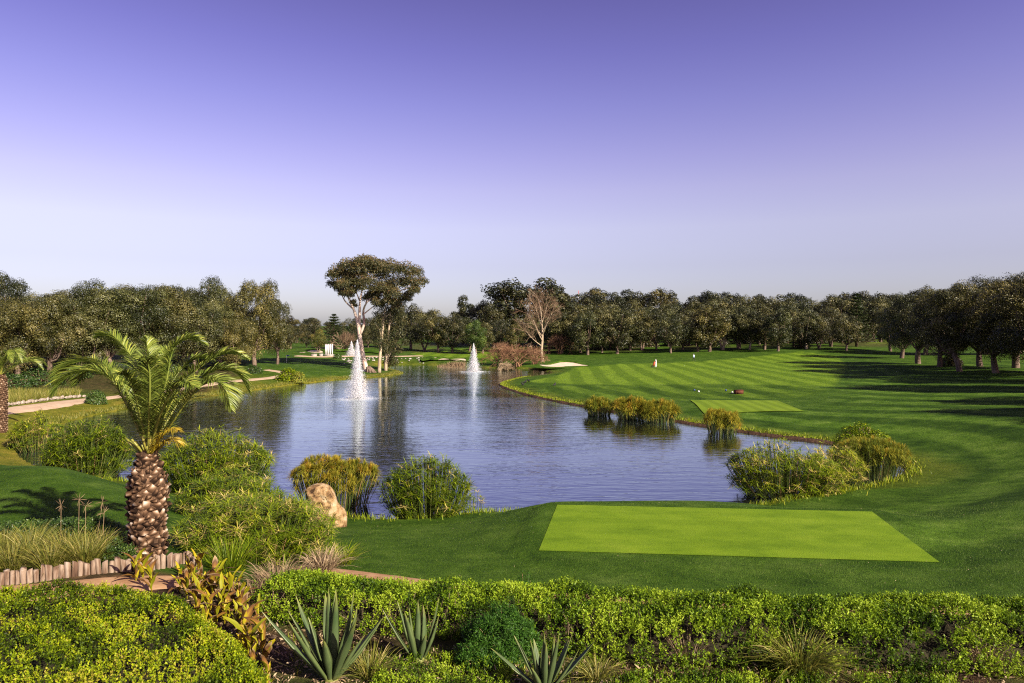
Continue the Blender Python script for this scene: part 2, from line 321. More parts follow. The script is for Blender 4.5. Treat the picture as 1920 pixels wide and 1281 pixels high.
cx2 = mth(nt, 'ADD', mth(nt, 'ADD', sp.outputs['X'], mth(nt, 'MULTIPLY', sp.outputs['Y'], .22)), wob)
z2 = mixc(nt, 1.0, mixc(nt, .35, fair_c, rough_c), stripe(cx2, 5.4, (.46, .54, .40), (.95, .95, 1.05)), 'MULTIPLY')
mow = stripe(mth(nt, 'ADD', attr(nt, 'shore'), mth(nt, 'MULTIPLY', wob, .3)), 4.8, (.70, .77, .60), (1.55, 1.46, 1.6))
rough_c = mixc(nt, attr(nt, 'mow'), rough_c, mixc(nt, 1.0, rough_c, mow, 'MULTIPLY'))
c = mixc(nt, attr(nt, 'fair'), rough_c, fair_c); c = mixc(nt, attr(nt, 'zone'), c, z2)
dry = grass_nodes(nt, [(.32, (.045, .070, .005)), (.5, (.125, .125, .010)), (.68, (.24, .18, .03))], 9)
c = mixc(nt, attr(nt, 'dry'), c, dry)
soil = ramp(nt, noise(nt, mapped(nt), 2.5, 6, .65), [(.3, (.014, .009, .005)), (.5, (.045, .026, .014)), (.7, (.13, .075, .038))])
c = mixc(nt, attr(nt, 'soil'), c, soil)
fh = mth(nt, 'ADD', noise(nt, mapped(nt), 40, 2), mth(nt, 'MULTIPLY', noise(nt, mapped(nt), 7, 3), 1.2))
patch = ramp(nt, noise(nt, mapped(nt, (1, 1, 1)), 1.6, 7, .75), [(.34, (.62, .68, .6)), (.5, (1, 1, 1)), (.68, (1.3, 1.22, 1.3))])
c = mixc(nt, 1.0, c, patch, 'MULTIPLY'); finish(nt, c, .9, bump(nt, fh, .8, .06), .08); M['ground'] = m
m, nt = mat_new('tee_grass')
wear = ramp(nt, noise(nt, mapped(nt, (1, 1.6, 1)), .8, 6, .7), [(.36, (.80, .84, .8)), (.5, (1, 1, 1)), (.66, (1.14, 1.08, 1.2))])
sx_ = N(nt, 'ShaderNodeSeparateXYZ'); tx_ = N(nt, 'ShaderNodeTexCoord'); nt.links.new(tx_.outputs['Object'], sx_.inputs[0])
band = ramp(nt, mth(nt, 'MULTIPLY_ADD', mth(nt, 'SINE', mth(nt, 'MULTIPLY', mth(nt, 'ADD', sx_.outputs['Y'], mth(nt, 'MULTIPLY', sx_.outputs['X'], .10)), 6.2832 / 1.1)), .5, .5), [(.3, (.94, .95, .94)), (.7, (1.04, 1.03, 1.04))])
c = grass_nodes(nt, [(.32, (.080, .138, .005)), (.48, (.108, .180, .007)), (.58, (.125, .198, .010)), (.70, (.165, .226, .018))], 34)
c = mixc(nt, 1.0, mixc(nt, 1.0, c, wear, 'MULTIPLY'), band, 'MULTIPLY'); finish(nt, c, .9, bump(nt, noise(nt, mapped(nt), 45, 3), .6, .03), .08); M['tee'] = m
m, nt = mat_new('far_tee_grass'); c = grass_nodes(nt, [(.28, (.082, .134, .007)), (.5, (.112, .172, .010)), (.7, (.15, .20, .018))], 30)
s_ = N(nt, 'ShaderNodeSeparateXYZ'); tcc = N(nt, 'ShaderNodeTexCoord'); nt.links.new(tcc.outputs['Object'], s_.inputs[0])
sw = mth(nt, 'SINE', mth(nt, 'MULTIPLY', mth(nt, 'SUBTRACT', s_.outputs['X'], mth(nt, 'MULTIPLY', s_.outputs['Y'], .05)), 2 * math.pi / 1.3))
c = mixc(nt, 1.0, c, ramp(nt, mth(nt, 'MULTIPLY_ADD', sw, .5, .5), [(.3, (.86, .88, .86)), (.7, (1.1, 1.1, 1.1))]), 'MULTIPLY'); finish(nt, c, .9, None, .08); M['fartee'] = m

# ------------------------------------------------------------------ the lake outline and the lie of the land
SH_PX = [(30, 846), (62, 815), (105, 800), (150, 786), (210, 773), (270, 763), (340, 752), (430, 739), (520, 726), (600, 716), (650, 711), (700, 708), (735, 704), (757, 700),
         (750, 696), (725, 691), (705, 688), (722, 685), (760, 684), (800, 685), (840, 688), (880, 690), (915, 691), (945, 690), (985, 692), (1020, 696), (1033, 700),
         (1020, 704), (985, 708), (955, 714), (936, 721), (943, 727), (975, 738), (1010, 747), (1060, 757), (1110, 766), (1180, 779), (1250, 788), (1300, 797), (1360, 806),
         (1420, 815), (1480, 823), (1530, 829), (1590, 837), (1650, 852), (1688, 872), (1692, 890), (1655, 906), (1590, 920), (1480, 938), (1410, 952), (1340, 962), (1200, 968),
         (1050, 968), (930, 962), (870, 966), (800, 974), (720, 976), (655, 972), (600, 955), (520, 940), (420, 926), (300, 906), (150, 900), (60, 872)]
SHORE = np.array([P(a, b, 0.0)[:2] for a, b in SH_PX])
def smooth_loop(pts, n=4):
    K = len(pts); out = []
    for i in range(K):
        p0, p1, p2, p3 = pts[i - 1], pts[i], pts[(i + 1) % K], pts[(i + 2) % K]
        for f in np.arange(n) / n:
            out.append(.5 * (2 * p1 + (p2 - p0) * f + (2 * p0 - 5 * p1 + 4 * p2 - p3) * f * f + (-p0 + 3 * p1 - 3 * p2 + p3) * f ** 3))
    return np.array(out)
SHORE = smooth_loop(SHORE, 2)
def inside(poly, x, y):
    x = np.asarray(x, float); y = np.asarray(y, float); r = np.zeros(x.shape, bool); K = len(poly)
    for i in range(K):
        x1, y1 = poly[i]; x2, y2 = poly[(i + 1) % K]
        c = (y1 > y) != (y2 > y)
        r ^= c & (x < (x2 - x1) * (y - y1) / ((y2 - y1) if y2 != y1 else 1e-9) + x1)
    return r
def dist_poly(poly, x, y, closed=True):
    x = np.asarray(x, float); y = np.asarray(y, float); best = np.full(x.shape, 1e9); K = len(poly)
    for i in range(K if closed else K - 1):
        a = poly[i]; b = poly[(i + 1) % K]; ab = b - a; L2 = max(ab @ ab, 1e-9)
        t = np.clip(((x - a[0]) * ab[0] + (y - a[1]) * ab[1]) / L2, 0, 1)
        best = np.minimum(best, (x - a[0] - t * ab[0]) ** 2 + (y - a[1] - t * ab[1]) ** 2)
    return np.sqrt(best)
def shore_sd(x, y):
    d = dist_poly(SHORE, x, y); return np.where(inside(SHORE, x, y), -d, d)
CTRL = []
for px, d, z in [(-600, 6, 3.7), (300, 6, 3.6), (960, 6, 3.5), (1600, 6, 3.4), (2500, 6, 3.4), (-400, 10, 3.3), (200, 10, 3.15), (600, 10, 3.05), (960, 10, 3.0), (1400, 10, 2.95), (1900, 10, 2.9), (2400, 10, 2.9),
                 (0, 13.4, 2.95), (260, 14.2, 2.92), (500, 13, 2.75), (-300, 14, 3.0), (277, 15.3, 2.9), (100, 15.5, 2.95), (650, 12, 2.8), (1000, 12, 2.8), (1500, 12, 2.75), (1900, 12, 2.75),
                 (660, 15.8, 2.40), (950, 14.6, 2.45), (1300, 14.0, 2.45), (1900, 13.3, 2.5), (2300, 14, 2.6),
                 (0, 18, 2.6), (140, 20.6, 2.5), (-200, 22, 2.6), (0, 26.5, 2.65), (110, 26.8, 2.6), (220, 24, 2.3), (330, 20, 2.2), (330, 26, 1.3), (450, 17, 2.3), (450, 22, 1.5), (560, 16.5, 2.3), (560, 24, 1.0), (110, 34, .8), (0, 36, 1.2), (-200, 40, 1.5)]:
    CTRL.append((px, d, z))
for px, py, z in [(1010, 1033, 2.0), (1762, 1055, 2.0), (1635, 960, 2.0), (1045, 947, 2.0), (1300, 1000, 2.0), (1500, 1000, 2.0), (1400, 1048, 2.0), (1350, 955, 2.0), (1000, 1090, 2.2), (1400, 1115, 2.25), (1800, 1130, 2.4),
                  (1100, 945, 1.78), (1350, 945, 1.72), (1000, 950, 1.55), (900, 966, .8), (700, 1005, 1.35), (700, 1045, 2.1), (850, 1075, 2.2), (850, 1010, 1.5), (950, 990, 1.75),
                  (1500, 950, 1.1), (1700, 955, 1.35), (1700, 850, .8), (1800, 900, 1.2), (1900, 900, 1.55), (1800, 1010, 1.9), (1910, 1080, 2.35), (2100, 950, 2.5), (2200, 800, 2.6),
                  (1000, 728, .45), (1050, 703, .55), (1100, 692, .75), (1150, 725, .65), (1228, 689, 1.05), (1300, 678, 1.25), (1200, 745, .55), (1300, 752, .75), (1460, 752, .75), (1510, 772, .75), (1322, 771, .75), (1450, 700, 1.2), (1500, 661, 2.6), (1400, 663, 2.2), (1600, 668, 2.2), (1600, 720, 1.3), (1600, 785, .95), (1750, 790, 1.35), (1900, 800, 1.7), (1900, 720, 2.0), (1800, 690, 2.2), (1700, 657, 2.8),
                  (1100, 668, 1.4), (1200, 671, 1.5), (1300, 651, 3.0), (1100, 654, 2.3), (1100, 642, 3.3), (1300, 641, 3.9), (1500, 643, 4.0), (1650, 640, 4.2), (2000, 660, 3.4), (2200, 700, 3.0),
                  (600, 690, 1.2), (560, 682, 1.5), (500, 672, 1.8), (500, 705, .8), (650, 676, 1.25), (690, 699, .40), (730, 696, .35), (600, 663, 2.1), (650, 668, 1.6), (440, 692, 1.3), (300, 705, 1.4), (100, 718, 1.3), (100, 762, .75), (30, 790, .9), (200, 752, .55), (0, 742, 1.2), (-200, 760, 1.4), (-200, 720, 1.8),
                  (800, 661, 1.6), (845, 677, .8), (900, 672, 1.0), (900, 656, 2.0), (800, 651, 2.3), (960, 686, .5), (1015, 678, 1.0), (700, 656, 2.2)]:
    CTRL.append((px, (CZ - z) * F / (py - HY), z))
for px in (-600, -100, 300, 600, 900, 1200, 1500, 1800, 2300):
    CTRL += [(px, 260, 3.6), (px, 420, 6.0), (px, 900, 12.0)]
CTRL = np.array(CTRL)
def _uv(x, y):
    y = np.clip(np.asarray(y, float), 5.0, 1300.0); px = np.clip(np.asarray(x, float) / y * F + CX, -800, 2700)
    return px / 260.0, np.log(y) * 3.2
_cu, _cv = CTRL[:, 0] / 260.0, np.log(CTRL[:, 1]) * 3.2
def _phi(r2): return np.where(r2 > 1e-12, .5 * r2 * np.log(np.maximum(r2, 1e-12)), 0)
_n = len(CTRL); _A = np.zeros((_n + 3, _n + 3))
_A[:_n, :_n] = _phi((_cu[:, None] - _cu) ** 2 + (_cv[:, None] - _cv) ** 2) + np.eye(_n) * .02
_A[:_n, _n:] = np.stack([np.ones(_n), _cu, _cv], 1); _A[_n:, :_n] = _A[:_n, _n:].T
_w = np.linalg.solve(_A, np.concatenate([CTRL[:, 2], np.zeros(3)]))
TEE1 = np.array([P(1010, 1033, 2.0)[:2], P(1762, 1055, 2.0)[:2], P(1635, 960, 2.0)[:2], P(1045, 947, 2.0)[:2]])
TEE2 = np.array([P(1322, 771, .75)[:2], P(1508, 772, .75)[:2], P(1458, 752, .75)[:2], P(1294, 751, .75)[:2]])
def ground(x, y, sd=None):
    shp = np.shape(x); x = np.ravel(np.asarray(x, float)); y = np.ravel(np.asarray(y, float)); u, v = _uv(x, y)
    z = np.empty(len(x))
    for i in range(0, len(x), 40000):
        s = slice(i, i + 40000)
        z[s] = _phi((u[s, None] - _cu) ** 2 + (v[s, None] - _cv) ** 2) @ _w[:_n] + _w[_n] + _w[_n + 1] * u[s] + _w[_n + 2] * v[s]
    z = np.clip(z, .16, 14) + (fbm(x * .12, y * .12, 3) - .5) * np.clip(y / 120, .12, .5) * .5
    for poly, zt, w in ((TEE1, 2.0, 1.0), (TEE2, .75, 3.0)):
        d = dist_poly(poly, x, y); d = np.where(inside(poly, x, y), 0.0, d); z = z + (zt - z) * sstep(w, .25, d)
    sd = shore_sd(x, y) if sd is None else np.ravel(sd)
    lip = .12 + .16 * sstep(0, 1.2, sd)
    zl = lip + (np.maximum(z, .3) - lip) * sstep(0.0, np.where((y < 33) & (x < X_at(1420, 30)), 4.5, 4.5 + 5.5 * sstep(8.0, 16.0, x) * sstep(80, 55, y)), sd)
    zl = np.where(sd < 0, np.maximum(-.10 + sd * .35, -1.3), zl)
    return zl.reshape(shp)
def gz(x, y): return float(ground(np.array([x]), np.array([y]))[0])
def at(px, d):
    x = X_at(px, d); return np.array((x, d, gz(x, d)))
def at_px(px, py):
    """the point of the ground seen at a pixel of the photograph"""
    ds = np.geomspace(7, 700, 900); xs = X_at(px, ds); zz = ground(xs, ds); ray = CZ - (py - HY) / F * ds
    k = np.argmax(zz >= ray) if np.any(zz >= ray) else len(ds) - 1
    return np.array((xs[k], ds[k], zz[k]))

# ground sheet: rings that grow with distance so that the mesh stays even in detail
rows = np.concatenate([[1.0, 3.0, 5.0, 7.0], 6 * F / (np.arange(1420, 702, -3.4) - HY), 6 * F / (np.arange(702, 629, -1.4) - HY), np.geomspace(760, 6000, 16)])
tpx = np.arange(-170, 2092, 3.2); tf = np.arctan((tpx - CX) / F)
th = np.concatenate([np.linspace(-math.pi, tf[0], 30)[:-1], tf, np.linspace(tf[-1], math.pi, 30)[1:]])
R_, T_ = np.meshgrid(rows, th, indexing='ij')
# flat rings across the view (equal depth in front of the viewer), circular ones behind
flat = 1.0 / np.maximum(np.cos(T_), .62)
GXv, GYv = (np.sin(T_) * R_ * flat).ravel(), (np.cos(T_) * R_ * flat).ravel()
sdv = shore_sd(GXv, GYv); GZv = ground(GXv, GYv, sdv)
nr, nc = R_.shape; idx = np.arange(nr * nc).reshape(nr, nc)
Qg = np.stack([idx[:-1, :-1], idx[:-1, 1:], idx[1:, 1:], idx[1:, :-1]], -1).reshape(-1, 4)
def wpoly(pts, z=0.0): return np.array([at_px(a, b)[:2] if b > 630 else P(a, b, z)[:2] for a, b in pts])
FAIR = wpoly([(985, 716), (1040, 706), (1075, 692), (1060, 680), (1110, 688), (1180, 682), (1260, 680), (1340, 676), (1420, 668), (1500, 660), (1570, 668), (1590, 690), (1570, 715), (1560, 726), (1400, 722), (1250, 722), (1100, 722)])
FAIR2 = wpoly([(770, 664), (800, 654), (930, 654), (940, 672), (900, 682), (880, 672), (800, 672)])
FAIR3 = wpoly([(1625, 646), (1640, 637), (1680, 637), (1690, 646)])
ZONE = wpoly([(1010, 724), (1100, 723), (1250, 723.5), (1400, 723.5), (1560, 728), (1520, 742), (1450, 748), (1300, 748), (1270, 752), (1180, 752), (1090, 748), (1030, 738)])
def soft(poly, x, y, w):
    d = dist_poly(poly, x, y); return sstep(-w, w, np.where(inside(poly, x, y), d, -d))
front = (GYv > 2)
fair = np.maximum.reduce([soft(FAIR, GXv, GYv, .5), soft(FAIR2, GXv, GYv, .6), soft(FAIR3, GXv, GYv, 1.5)])
zone = soft(ZONE, GXv, GYv, .35)
pxv = GXv / np.maximum(GYv, 1) * F + CX
nz = fbm(GXv * .25, GYv * .25, 11)
leftbank = sstep(560, 420, pxv) * (GYv > 36)
dry = np.clip(sstep(3.2, .4, sdv + (nz - .5) * 3) * (.35 + .65 * sstep(900, 700, pxv) * (GYv > 36)) + leftbank * sstep(14, 3, sdv + (nz - .5) * 10) * .8, 0, 1) * (GYv > 33)
dry = np.maximum(dry, sstep(1.0, .1, sdv) * .6)
mow = sstep(1500, 1640, pxv) * (GYv > 17) * sstep(2, 5, sdv) * (1 - sstep(90, 130, GYv))
mow = np.maximum(mow, sstep(1250, 1400, pxv) * sstep(46, 52, GYv) * sstep(66, 58, GYv))
garden = np.maximum(sstep(13.2, 12.2, GYv + (pxv - 1300) * -.0012), sstep(14.6, 14.2, GYv) * sstep(520, 460, pxv))
soil = np.clip(np.maximum(garden * (.6 + .4 * sstep(.28, .45, nz)), sstep(.35, .05, np.abs(sdv - .05)) * (GYv > 36) * sstep(850, 950, pxv)), 0, 1)
soil = np.maximum(soil, sstep(.66, .80, fbm(GXv * .06, GYv * .06, 21)) * sstep(165, 190, GYv) * sstep(1040, 1090, pxv) * sstep(1320, 1250, pxv))
soil = np.maximum(soil, .75 * sstep(480, 430, pxv) * sstep(72, 82, GYv) * sstep(.25, .5, fbm(GXv * .2, GYv * .2, 31)) * (sdv > 0))
soil = np.maximum(soil, .55 * sstep(175, 190, GYv) * sstep(.45, .6, fbm(GXv * .12, GYv * .12, 33)))
gme = new_mesh('ground', np.stack([GXv, GYv, GZv], 1), Qg, {'fair': fair, 'zone': zone, 'dry': dry, 'mow': mow, 'shore': np.abs(sdv), 'soil': soil}, True)
tag(obj('ground', gme, M['ground']), kind='structure')
# water
wx, wy = np.meshgrid(np.linspace(-70, 45, 24), np.linspace(24, 168, 28), indexing='ij'); wi = np.arange(24 * 28).reshape(24, 28)
tag(obj('lake', new_mesh('lake', np.stack([wx.ravel(), wy.ravel(), np.zeros(wx.size)], 1), np.stack([wi[:-1, :-1], wi[1:, :-1], wi[1:, 1:], wi[:-1, 1:]], -1).reshape(-1, 4)), M['water']), kind='structure')
# raised earth edge along the far and right shore
def resample(pts, step):
    seg = np.linalg.norm(np.diff(pts, axis=0), axis=1); s = np.concatenate([[0], np.cumsum(seg)]); t = np.arange(0, s[-1], step)
    return np.stack([np.interp(t, s, pts[:, k]) for k in range(pts.shape[1])], 1)
def bank(name, pts, h, step=.35):
    p = resample(pts, step); tg = unit(np.gradient(p, axis=0)); nrm = np.stack([-tg[:, 1], tg[:, 0]], 1)
    if shore_sd(p[:1, 0] + nrm[:1, 0] * .5, p[:1, 1] + nrm[:1, 1] * .5)[0] < 0: nrm = -nrm
    n1 = fbm(p[:, 0] * 1.3, p[:, 1] * 1.3, 5); n2 = fbm(p[:, 0] * 2.1, p[:, 1] * 2.1, 9)
    prof = [(-.35, -.15), (-.12 , .05), (.02, .75), (.25, 1.0), (.75, .75), (1.2, .2)]
    V = np.stack([np.concatenate([p + nrm * (o + (n1[:, None] - .5) * .5), (np.where(b > 0, b * h * (.55 + .9 * n2), b))[:, None]], 1) for o, b in prof], 1)
    K, J = len(p), len(prof); ii = np.arange(K * J).reshape(K, J)
    return tag(obj(name, new_mesh(name, V, np.stack([ii[:-1, :-1], ii[1:, :-1], ii[1:, 1:], ii[:-1, 1:]], -1).reshape(-1, 4), None, True), M['earth']), kind='structure')
bank('lake_bank', np.array([P(a, b)[:2] for a, b in SH_PX[30:46]]), .17)

# tees: low cut platforms with a crisp edge
def quad_sheet(name, corners, lift, mat, nu=30, nv=20, thick=.12):
    c = np.array(corners); u, v = np.meshgrid(np.linspace(0, 1, nu), np.linspace(0, 1, nv), indexing='ij'); u = u.ravel()[:, None]; v = v.ravel()[:, None]
    xy = (c[0] * (1 - u) + c[1] * u) * (1 - v) + (c[3] * (1 - u) + c[2] * u) * v
    z = ground(xy[:, 0], xy[:, 1])
    V = np.c_[xy, z + lift]; ii = np.arange(nu * nv).reshape(nu, nv)
    Q = np.stack([ii[:-1, :-1], ii[1:, :-1], ii[1:, 1:], ii[:-1, 1:]], -1).reshape(-1, 4)
    rim = np.concatenate([ii[:, 0], ii[-1, 1:], ii[-2::-1, -1], ii[0, -2:0:-1]]); n0 = len(V)
    V = np.vstack([V, V[rim] - (0, 0, thick + lift)]); r = np.arange(len(rim)); r2 = (r + 1) % len(rim)
    return tag(obj(name, new_mesh(name, V[:n0], Q), mat), kind='structure')
quad_sheet('tee', TEE1, .012, M['tee'], 60, 40)
quad_sheet('tee', TEE2, .05, M['fartee'])
def ribbon(name, pts, width, mat, lift=.03, n=60, k=7, edge=.12):
    p = curve_thru(np.array(pts), n); tg = unit(np.gradient(p, axis=0)); nm = np.stack([-tg[:, 1], tg[:, 0]], 1); w = np.broadcast_to(width, (n,)) if np.isscalar(width) else np.interp(np.linspace(0, 1, n), np.linspace(0, 1, len(width)), width)
    t = np.linspace(-.5, .5, k); jit = (fbm(p[:, 0] * 1.5, p[:, 1] * 1.5, 4) - .5) * edge * 4
    xy = p[:, None, :] + nm[:, None, :] * (t[None, :, None] * (w + jit)[:, None, None])
    z = ground(xy[..., 0], xy[..., 1]) + lift - (np.abs(t) > .49) * lift * 1.2
    ii = np.arange(n * k).reshape(n, k)
    return tag(obj(name, new_mesh(name, np.concatenate([xy, z[..., None]], -1), np.stack([ii[:-1, :-1], ii[1:, :-1], ii[1:, 1:], ii[:-1, 1:]], -1).reshape(-1, 4), None, True), mat), kind='structure')
ribbon('path', [at(560, 16.4)[:2], at(660, 15.7)[:2], at(800, 15.1)[:2], at(950, 14.6)[:2], at(1100, 14.2)[:2], at(1300, 13.8)[:2], at(1600, 13.45)[:2], at(1950, 13.3)[:2], at(2300, 13.4)[:2], at(3000, 13.6)[:2]], .62, M['dirt'], .025, 140)
ribbon('path', [at(-250, 13.1)[:2], at(-60, 12.95)[:2], at(100, 13.05)[:2], at(220, 13.45)[:2], at(330, 13.9)[:2], at(400, 14.2)[:2]], 1.0, M['dirt'], .03, 90)
ribbon('path', [at_px(-150, 790)[:2], at_px(-40, 778)[:2], at_px(40, 768)[:2], at_px(100, 759)[:2], at_px(160, 751)[:2], at_px(230, 744)[:2], at_px(330, 731)[:2], at_px(440, 715)[:2], at_px(520, 707)[:2], at_px(535, 700)[:2], at_px(500, 694)[:2]], [3.0, 3.0, 3.0, 3.0, 2.6, 2.2, 2.0, 2.2, 2.2, 1.8, 1.4], M['sandpath'], .05, 160)
ribbon('path', [at_px(556, 668)[:2], at_px(600, 669.5)[:2], at_px(660, 668.5)[:2], at_px(720, 668.5)[:2], at_px(790, 668)[:2]], 2.6, M['sandpath'], .10, 60)
# bunkers: sand faces that tilt up to a turf lip at the back
def bunker(outline, front, back, rise, lip=.28):
    o = np.array([P(a, b, front + (back - front) * t)[:2] for a, b, t in outline]); o = smooth_loop(o, 3)
    c = o.mean(0); K = len(o); ring = np.linspace(0, 1, 7)[1:]; y0, y1 = o[:, 1].min(), o[:, 1].max()
    def zz(xy): return front + (back - front) * sstep(0, 1, (xy[:, 1] - y0) / (y1 - y0)) ** .8 - .10 * 0
    V = [np.r_[c, 0]]; 
    for r in ring: V += list(np.c_[c + (o - c) * r, np.zeros(K)])
    V = np.array(V); V[:, 2] = np.maximum(zz(V[:, :2]), ground(V[:, 0], V[:, 1]) + .12)
    T = [[0, 1 + i, 1 + (i + 1) % K] for i in range(K)]; Q = [[1 + k * K + i, 1 + (k + 1) * K + i, 1 + (k + 1) * K + (i + 1) % K, 1 + k * K + (i + 1) % K] for k in range(5) for i in range(K)]
    b = tag(obj('bunker', new_mesh('bunker', V, [np.array(Q), np.array(T)], None, True), M['sand']), kind='structure')
    # turf lip round the back, hanging slightly over the sand
    o3 = V[1 + 5 * K:]; sel = [i for i in range(K)]; n = unit(o - c); f = sstep(.25, .8, (o[:, 1] - y0) / (y1 - y0))
    prof = [(-.25, .05), (-.2, 1.0), (.5, 1.15), (1.6, .6), (3.2, -.6)]
    Vl = np.stack([np.c_[o + n * a, o3[:, 2] + lip * (h if h > 0 else h) * np.where(np.array(h) > .1, f, 1) * (.8 + .4 * fbm(o[:, 0], o[:, 1], 8))] for a, h in prof], 1)
    J = len(prof); ii = np.arange(K * J).reshape(K, J); nx = np.roll(ii, -1, 0)
    return tag(obj('bunker_lip', new_mesh('bunker_lip', Vl, np.stack([ii[:, :-1], nx[:, :-1], nx[:, 1:], ii[:, 1:]], -1).reshape(-1, 4), {'mow': np.zeros(K * J)}, True), M['ground']), kind='structure')
bunker([(1009, 685, .3), (1030, 681, .9), (1062, 679, 1), (1105, 681, 1), (1092, 684, .6), (1070, 687, .1), (1045, 688, 0), (1022, 687, .1)], .75, 1.45, 0)
bunker([(812, 671, .9), (842, 671, 1), (873, 671, 1), (872, 675, .5), (858, 677, .1), (830, 677, 0), (818, 675, .4)], .75, 1.5, 0)
bunker([(561, 659, .9), (585, 656.5, 1), (605, 657, 1), (606, 661, .5), (590, 664, .1), (570, 664, 0)], 1.8, 2.7, 0)
bunker([(630, 657.5, .9), (660, 657, 1), (688, 657.5, 1), (686, 659, .3), (660, 660, 0), (636, 659.5, .2)], 2.1, 2.5, 0)

# ------------------------------------------------------------------ trees
def oak_meshes(seed, H=12.0, R=5.2, nclump=26, nleaf=5000, leaf=.34, base=.30, rz=.36, lobes=None, limb_r=.30, gnarl=.5, trunks=1):
    rng = np.random.default_rng(seed); C = []
    zc = H * (base + (1 - base) * .52); hz = H * (1 - base) * .50
    tries = 0
    while len(C) < nclump:
        tries += 1; v = rng.normal(size=3); v /= np.linalg.norm(v); r = rng.uniform(.35, 1) ** .5
        p = np.array((v[0] * R * r * .78, v[1] * R * r * .78, zc + v[2] * hz * r * .80))
        cr = rng.uniform(.19, .36) * R
        if all(np.linalg.norm((p - q[0]) * (1, 1, 1.2)) > (.68 * (cr + q[1]) if len(C) < nclump * .6 else .45 * (cr + q[1])) for q in C) or tries > 4000: C.append((p, cr, rng.uniform()))
    g = Geo(); w = np.array([c[1] ** 2 for c in C]); cnt = (w / w.sum() * nleaf).astype(int)
    for (p, cr, cv), n in zip(C, cnt):
        d = unit(rng.normal(size=(n, 3))); d[:, 2] = np.where((d[:, 2] < -.35) & (rng.uniform(size=n) < .45), d[:, 2] * -.5, d[:, 2])
        wob = .62 + .76 * vnoise(d[:, 0] * 2.6 + p[0], d[:, 1] * 2.6 + d[:, 2] * 2.1 + p[1], seed)
        rr = cr * wob * rng.uniform(.3, 1, n) ** .30
        pos = p + d * rr[:, None] * (1, 1, .9)
        leaves(g, pos, d + rng.normal(size=(n, 3)) * .45 + (0, 0, .15), rng.uniform(.6, 1.25, n) * leaf, rng.uniform(.4, .75, n) * leaf,
               np.clip(rng.normal(.42, .17, n) + (cv - .5) * .75 + (rng.uniform(size=n) > .93) * .3, 0, 1), rng=rng)
    cm = g.mesh('crown')
    t = Geo(); fork = []
    for k in range(trunks):
        lx, ly = rng.normal(size=2) * .5 * gnarl + ((k - (trunks - 1) / 2) * .9, 0); fz = H * rng.uniform(.16, .25)
        pt = curve_thru([(k * .5, 0, -.5), (k * .5 + lx * .2 + rng.normal() * .12 * gnarl, ly * .2, fz * .4), (k * .5 + lx, ly, fz)], 8)
        tube(t, pt, np.linspace(limb_r * 1.25, limb_r * .85, 8) * (1.25 if k == 0 else 1), 8); fork.append(pt[-1])
    order = rng.permutation(len(C))[:9]
    for q in order:
        p, cr, _ = C[q]; f = fork[q % len(fork)]; mid = f * .5 + p * .5 + rng.normal(size=3) * .5 * gnarl; mid[2] -= .15 * (p[2] - f[2])
        tube(t, curve_thru([f - (0, 0, .2), mid, p + (0, 0, cr * .3)], 8), np.linspace(limb_r * .62, limb_r * .10, 8), 6)
    return t.mesh('trunk', True), cm
OAKF = [oak_meshes(100 + k, 12, 4.9 + .4 * (k % 3), 28 + 3 * (k % 3), 11000, .31, .03 + .03 * (k % 3), limb_r=.26, trunks=1 + (k % 3 == 2)) for k in range(7)]
OAKN = [oak_meshes(200 + k, 12, 5.0, 36, 38000, .18, .04, limb_r=.28, gnarl=1.0) for k in range(4)]
EUCF = [oak_meshes(300 + k, 12, 3.7 + .4 * k, 28, 9500, .32, .04, limb_r=.22) for k in range(4)]
def tree(kind, px, d, top, label, group=None, var=0, wide=1.0, name='oak_tree', leafm='oak', barkm='bark', xy=None, h=None, rz=None):
    x = X_at(px, d) if xy is None else xy[0]; d = d if xy is None else xy[1]; z = gz(x, d)
    H = (CZ - (top - HY) / F * d) - z if h is None else h
    tm, cm = kind[var % len(kind)]; s = H / 11.5
    r = thing(name, label, 'tree', (x, d, z), group, (px * 1.7 + var * 2.1) % 6.28 if rz is None else rz, (s * wide, s * wide, s))
    for nm, me, mt in (('trunk', tm, M[barkm]), ('crown', cm, M[leafm])):
        o = bpy.data.objects.new(nm, me); COL.objects.link(o); o.parent = r
        if not me.materials: me.materials.append(mt)
        elif me.materials[0] != mt: o.material_slots[0].link = 'OBJECT'; o.material_slots[0].material = mt
    return r
rr = random.Random(5); UG = []
# far woods, back to front
for i, px in enumerate(range(-60, 2000, 46)):
    if 1040 < px < 1960: continue
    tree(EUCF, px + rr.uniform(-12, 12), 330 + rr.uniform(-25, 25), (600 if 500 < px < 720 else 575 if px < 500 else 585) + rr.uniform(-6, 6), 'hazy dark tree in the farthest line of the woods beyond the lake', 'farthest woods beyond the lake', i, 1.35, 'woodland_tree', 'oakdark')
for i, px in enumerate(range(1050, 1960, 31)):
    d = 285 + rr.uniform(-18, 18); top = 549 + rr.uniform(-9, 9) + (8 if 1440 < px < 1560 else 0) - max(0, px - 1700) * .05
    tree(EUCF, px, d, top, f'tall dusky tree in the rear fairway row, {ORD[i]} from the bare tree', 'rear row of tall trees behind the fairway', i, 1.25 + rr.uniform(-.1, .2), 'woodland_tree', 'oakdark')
for i, px in enumerate(range(1070, 1760, 29)):
    d = 225 + rr.uniform(-12, 12); tree(OAKF, px + rr.uniform(-6, 6), d, 568 + rr.uniform(-11, 8), f'cork oak in the middle fairway row, {ORD[i]} from the bare tree', 'middle row of fairway oaks', i, 1.05)
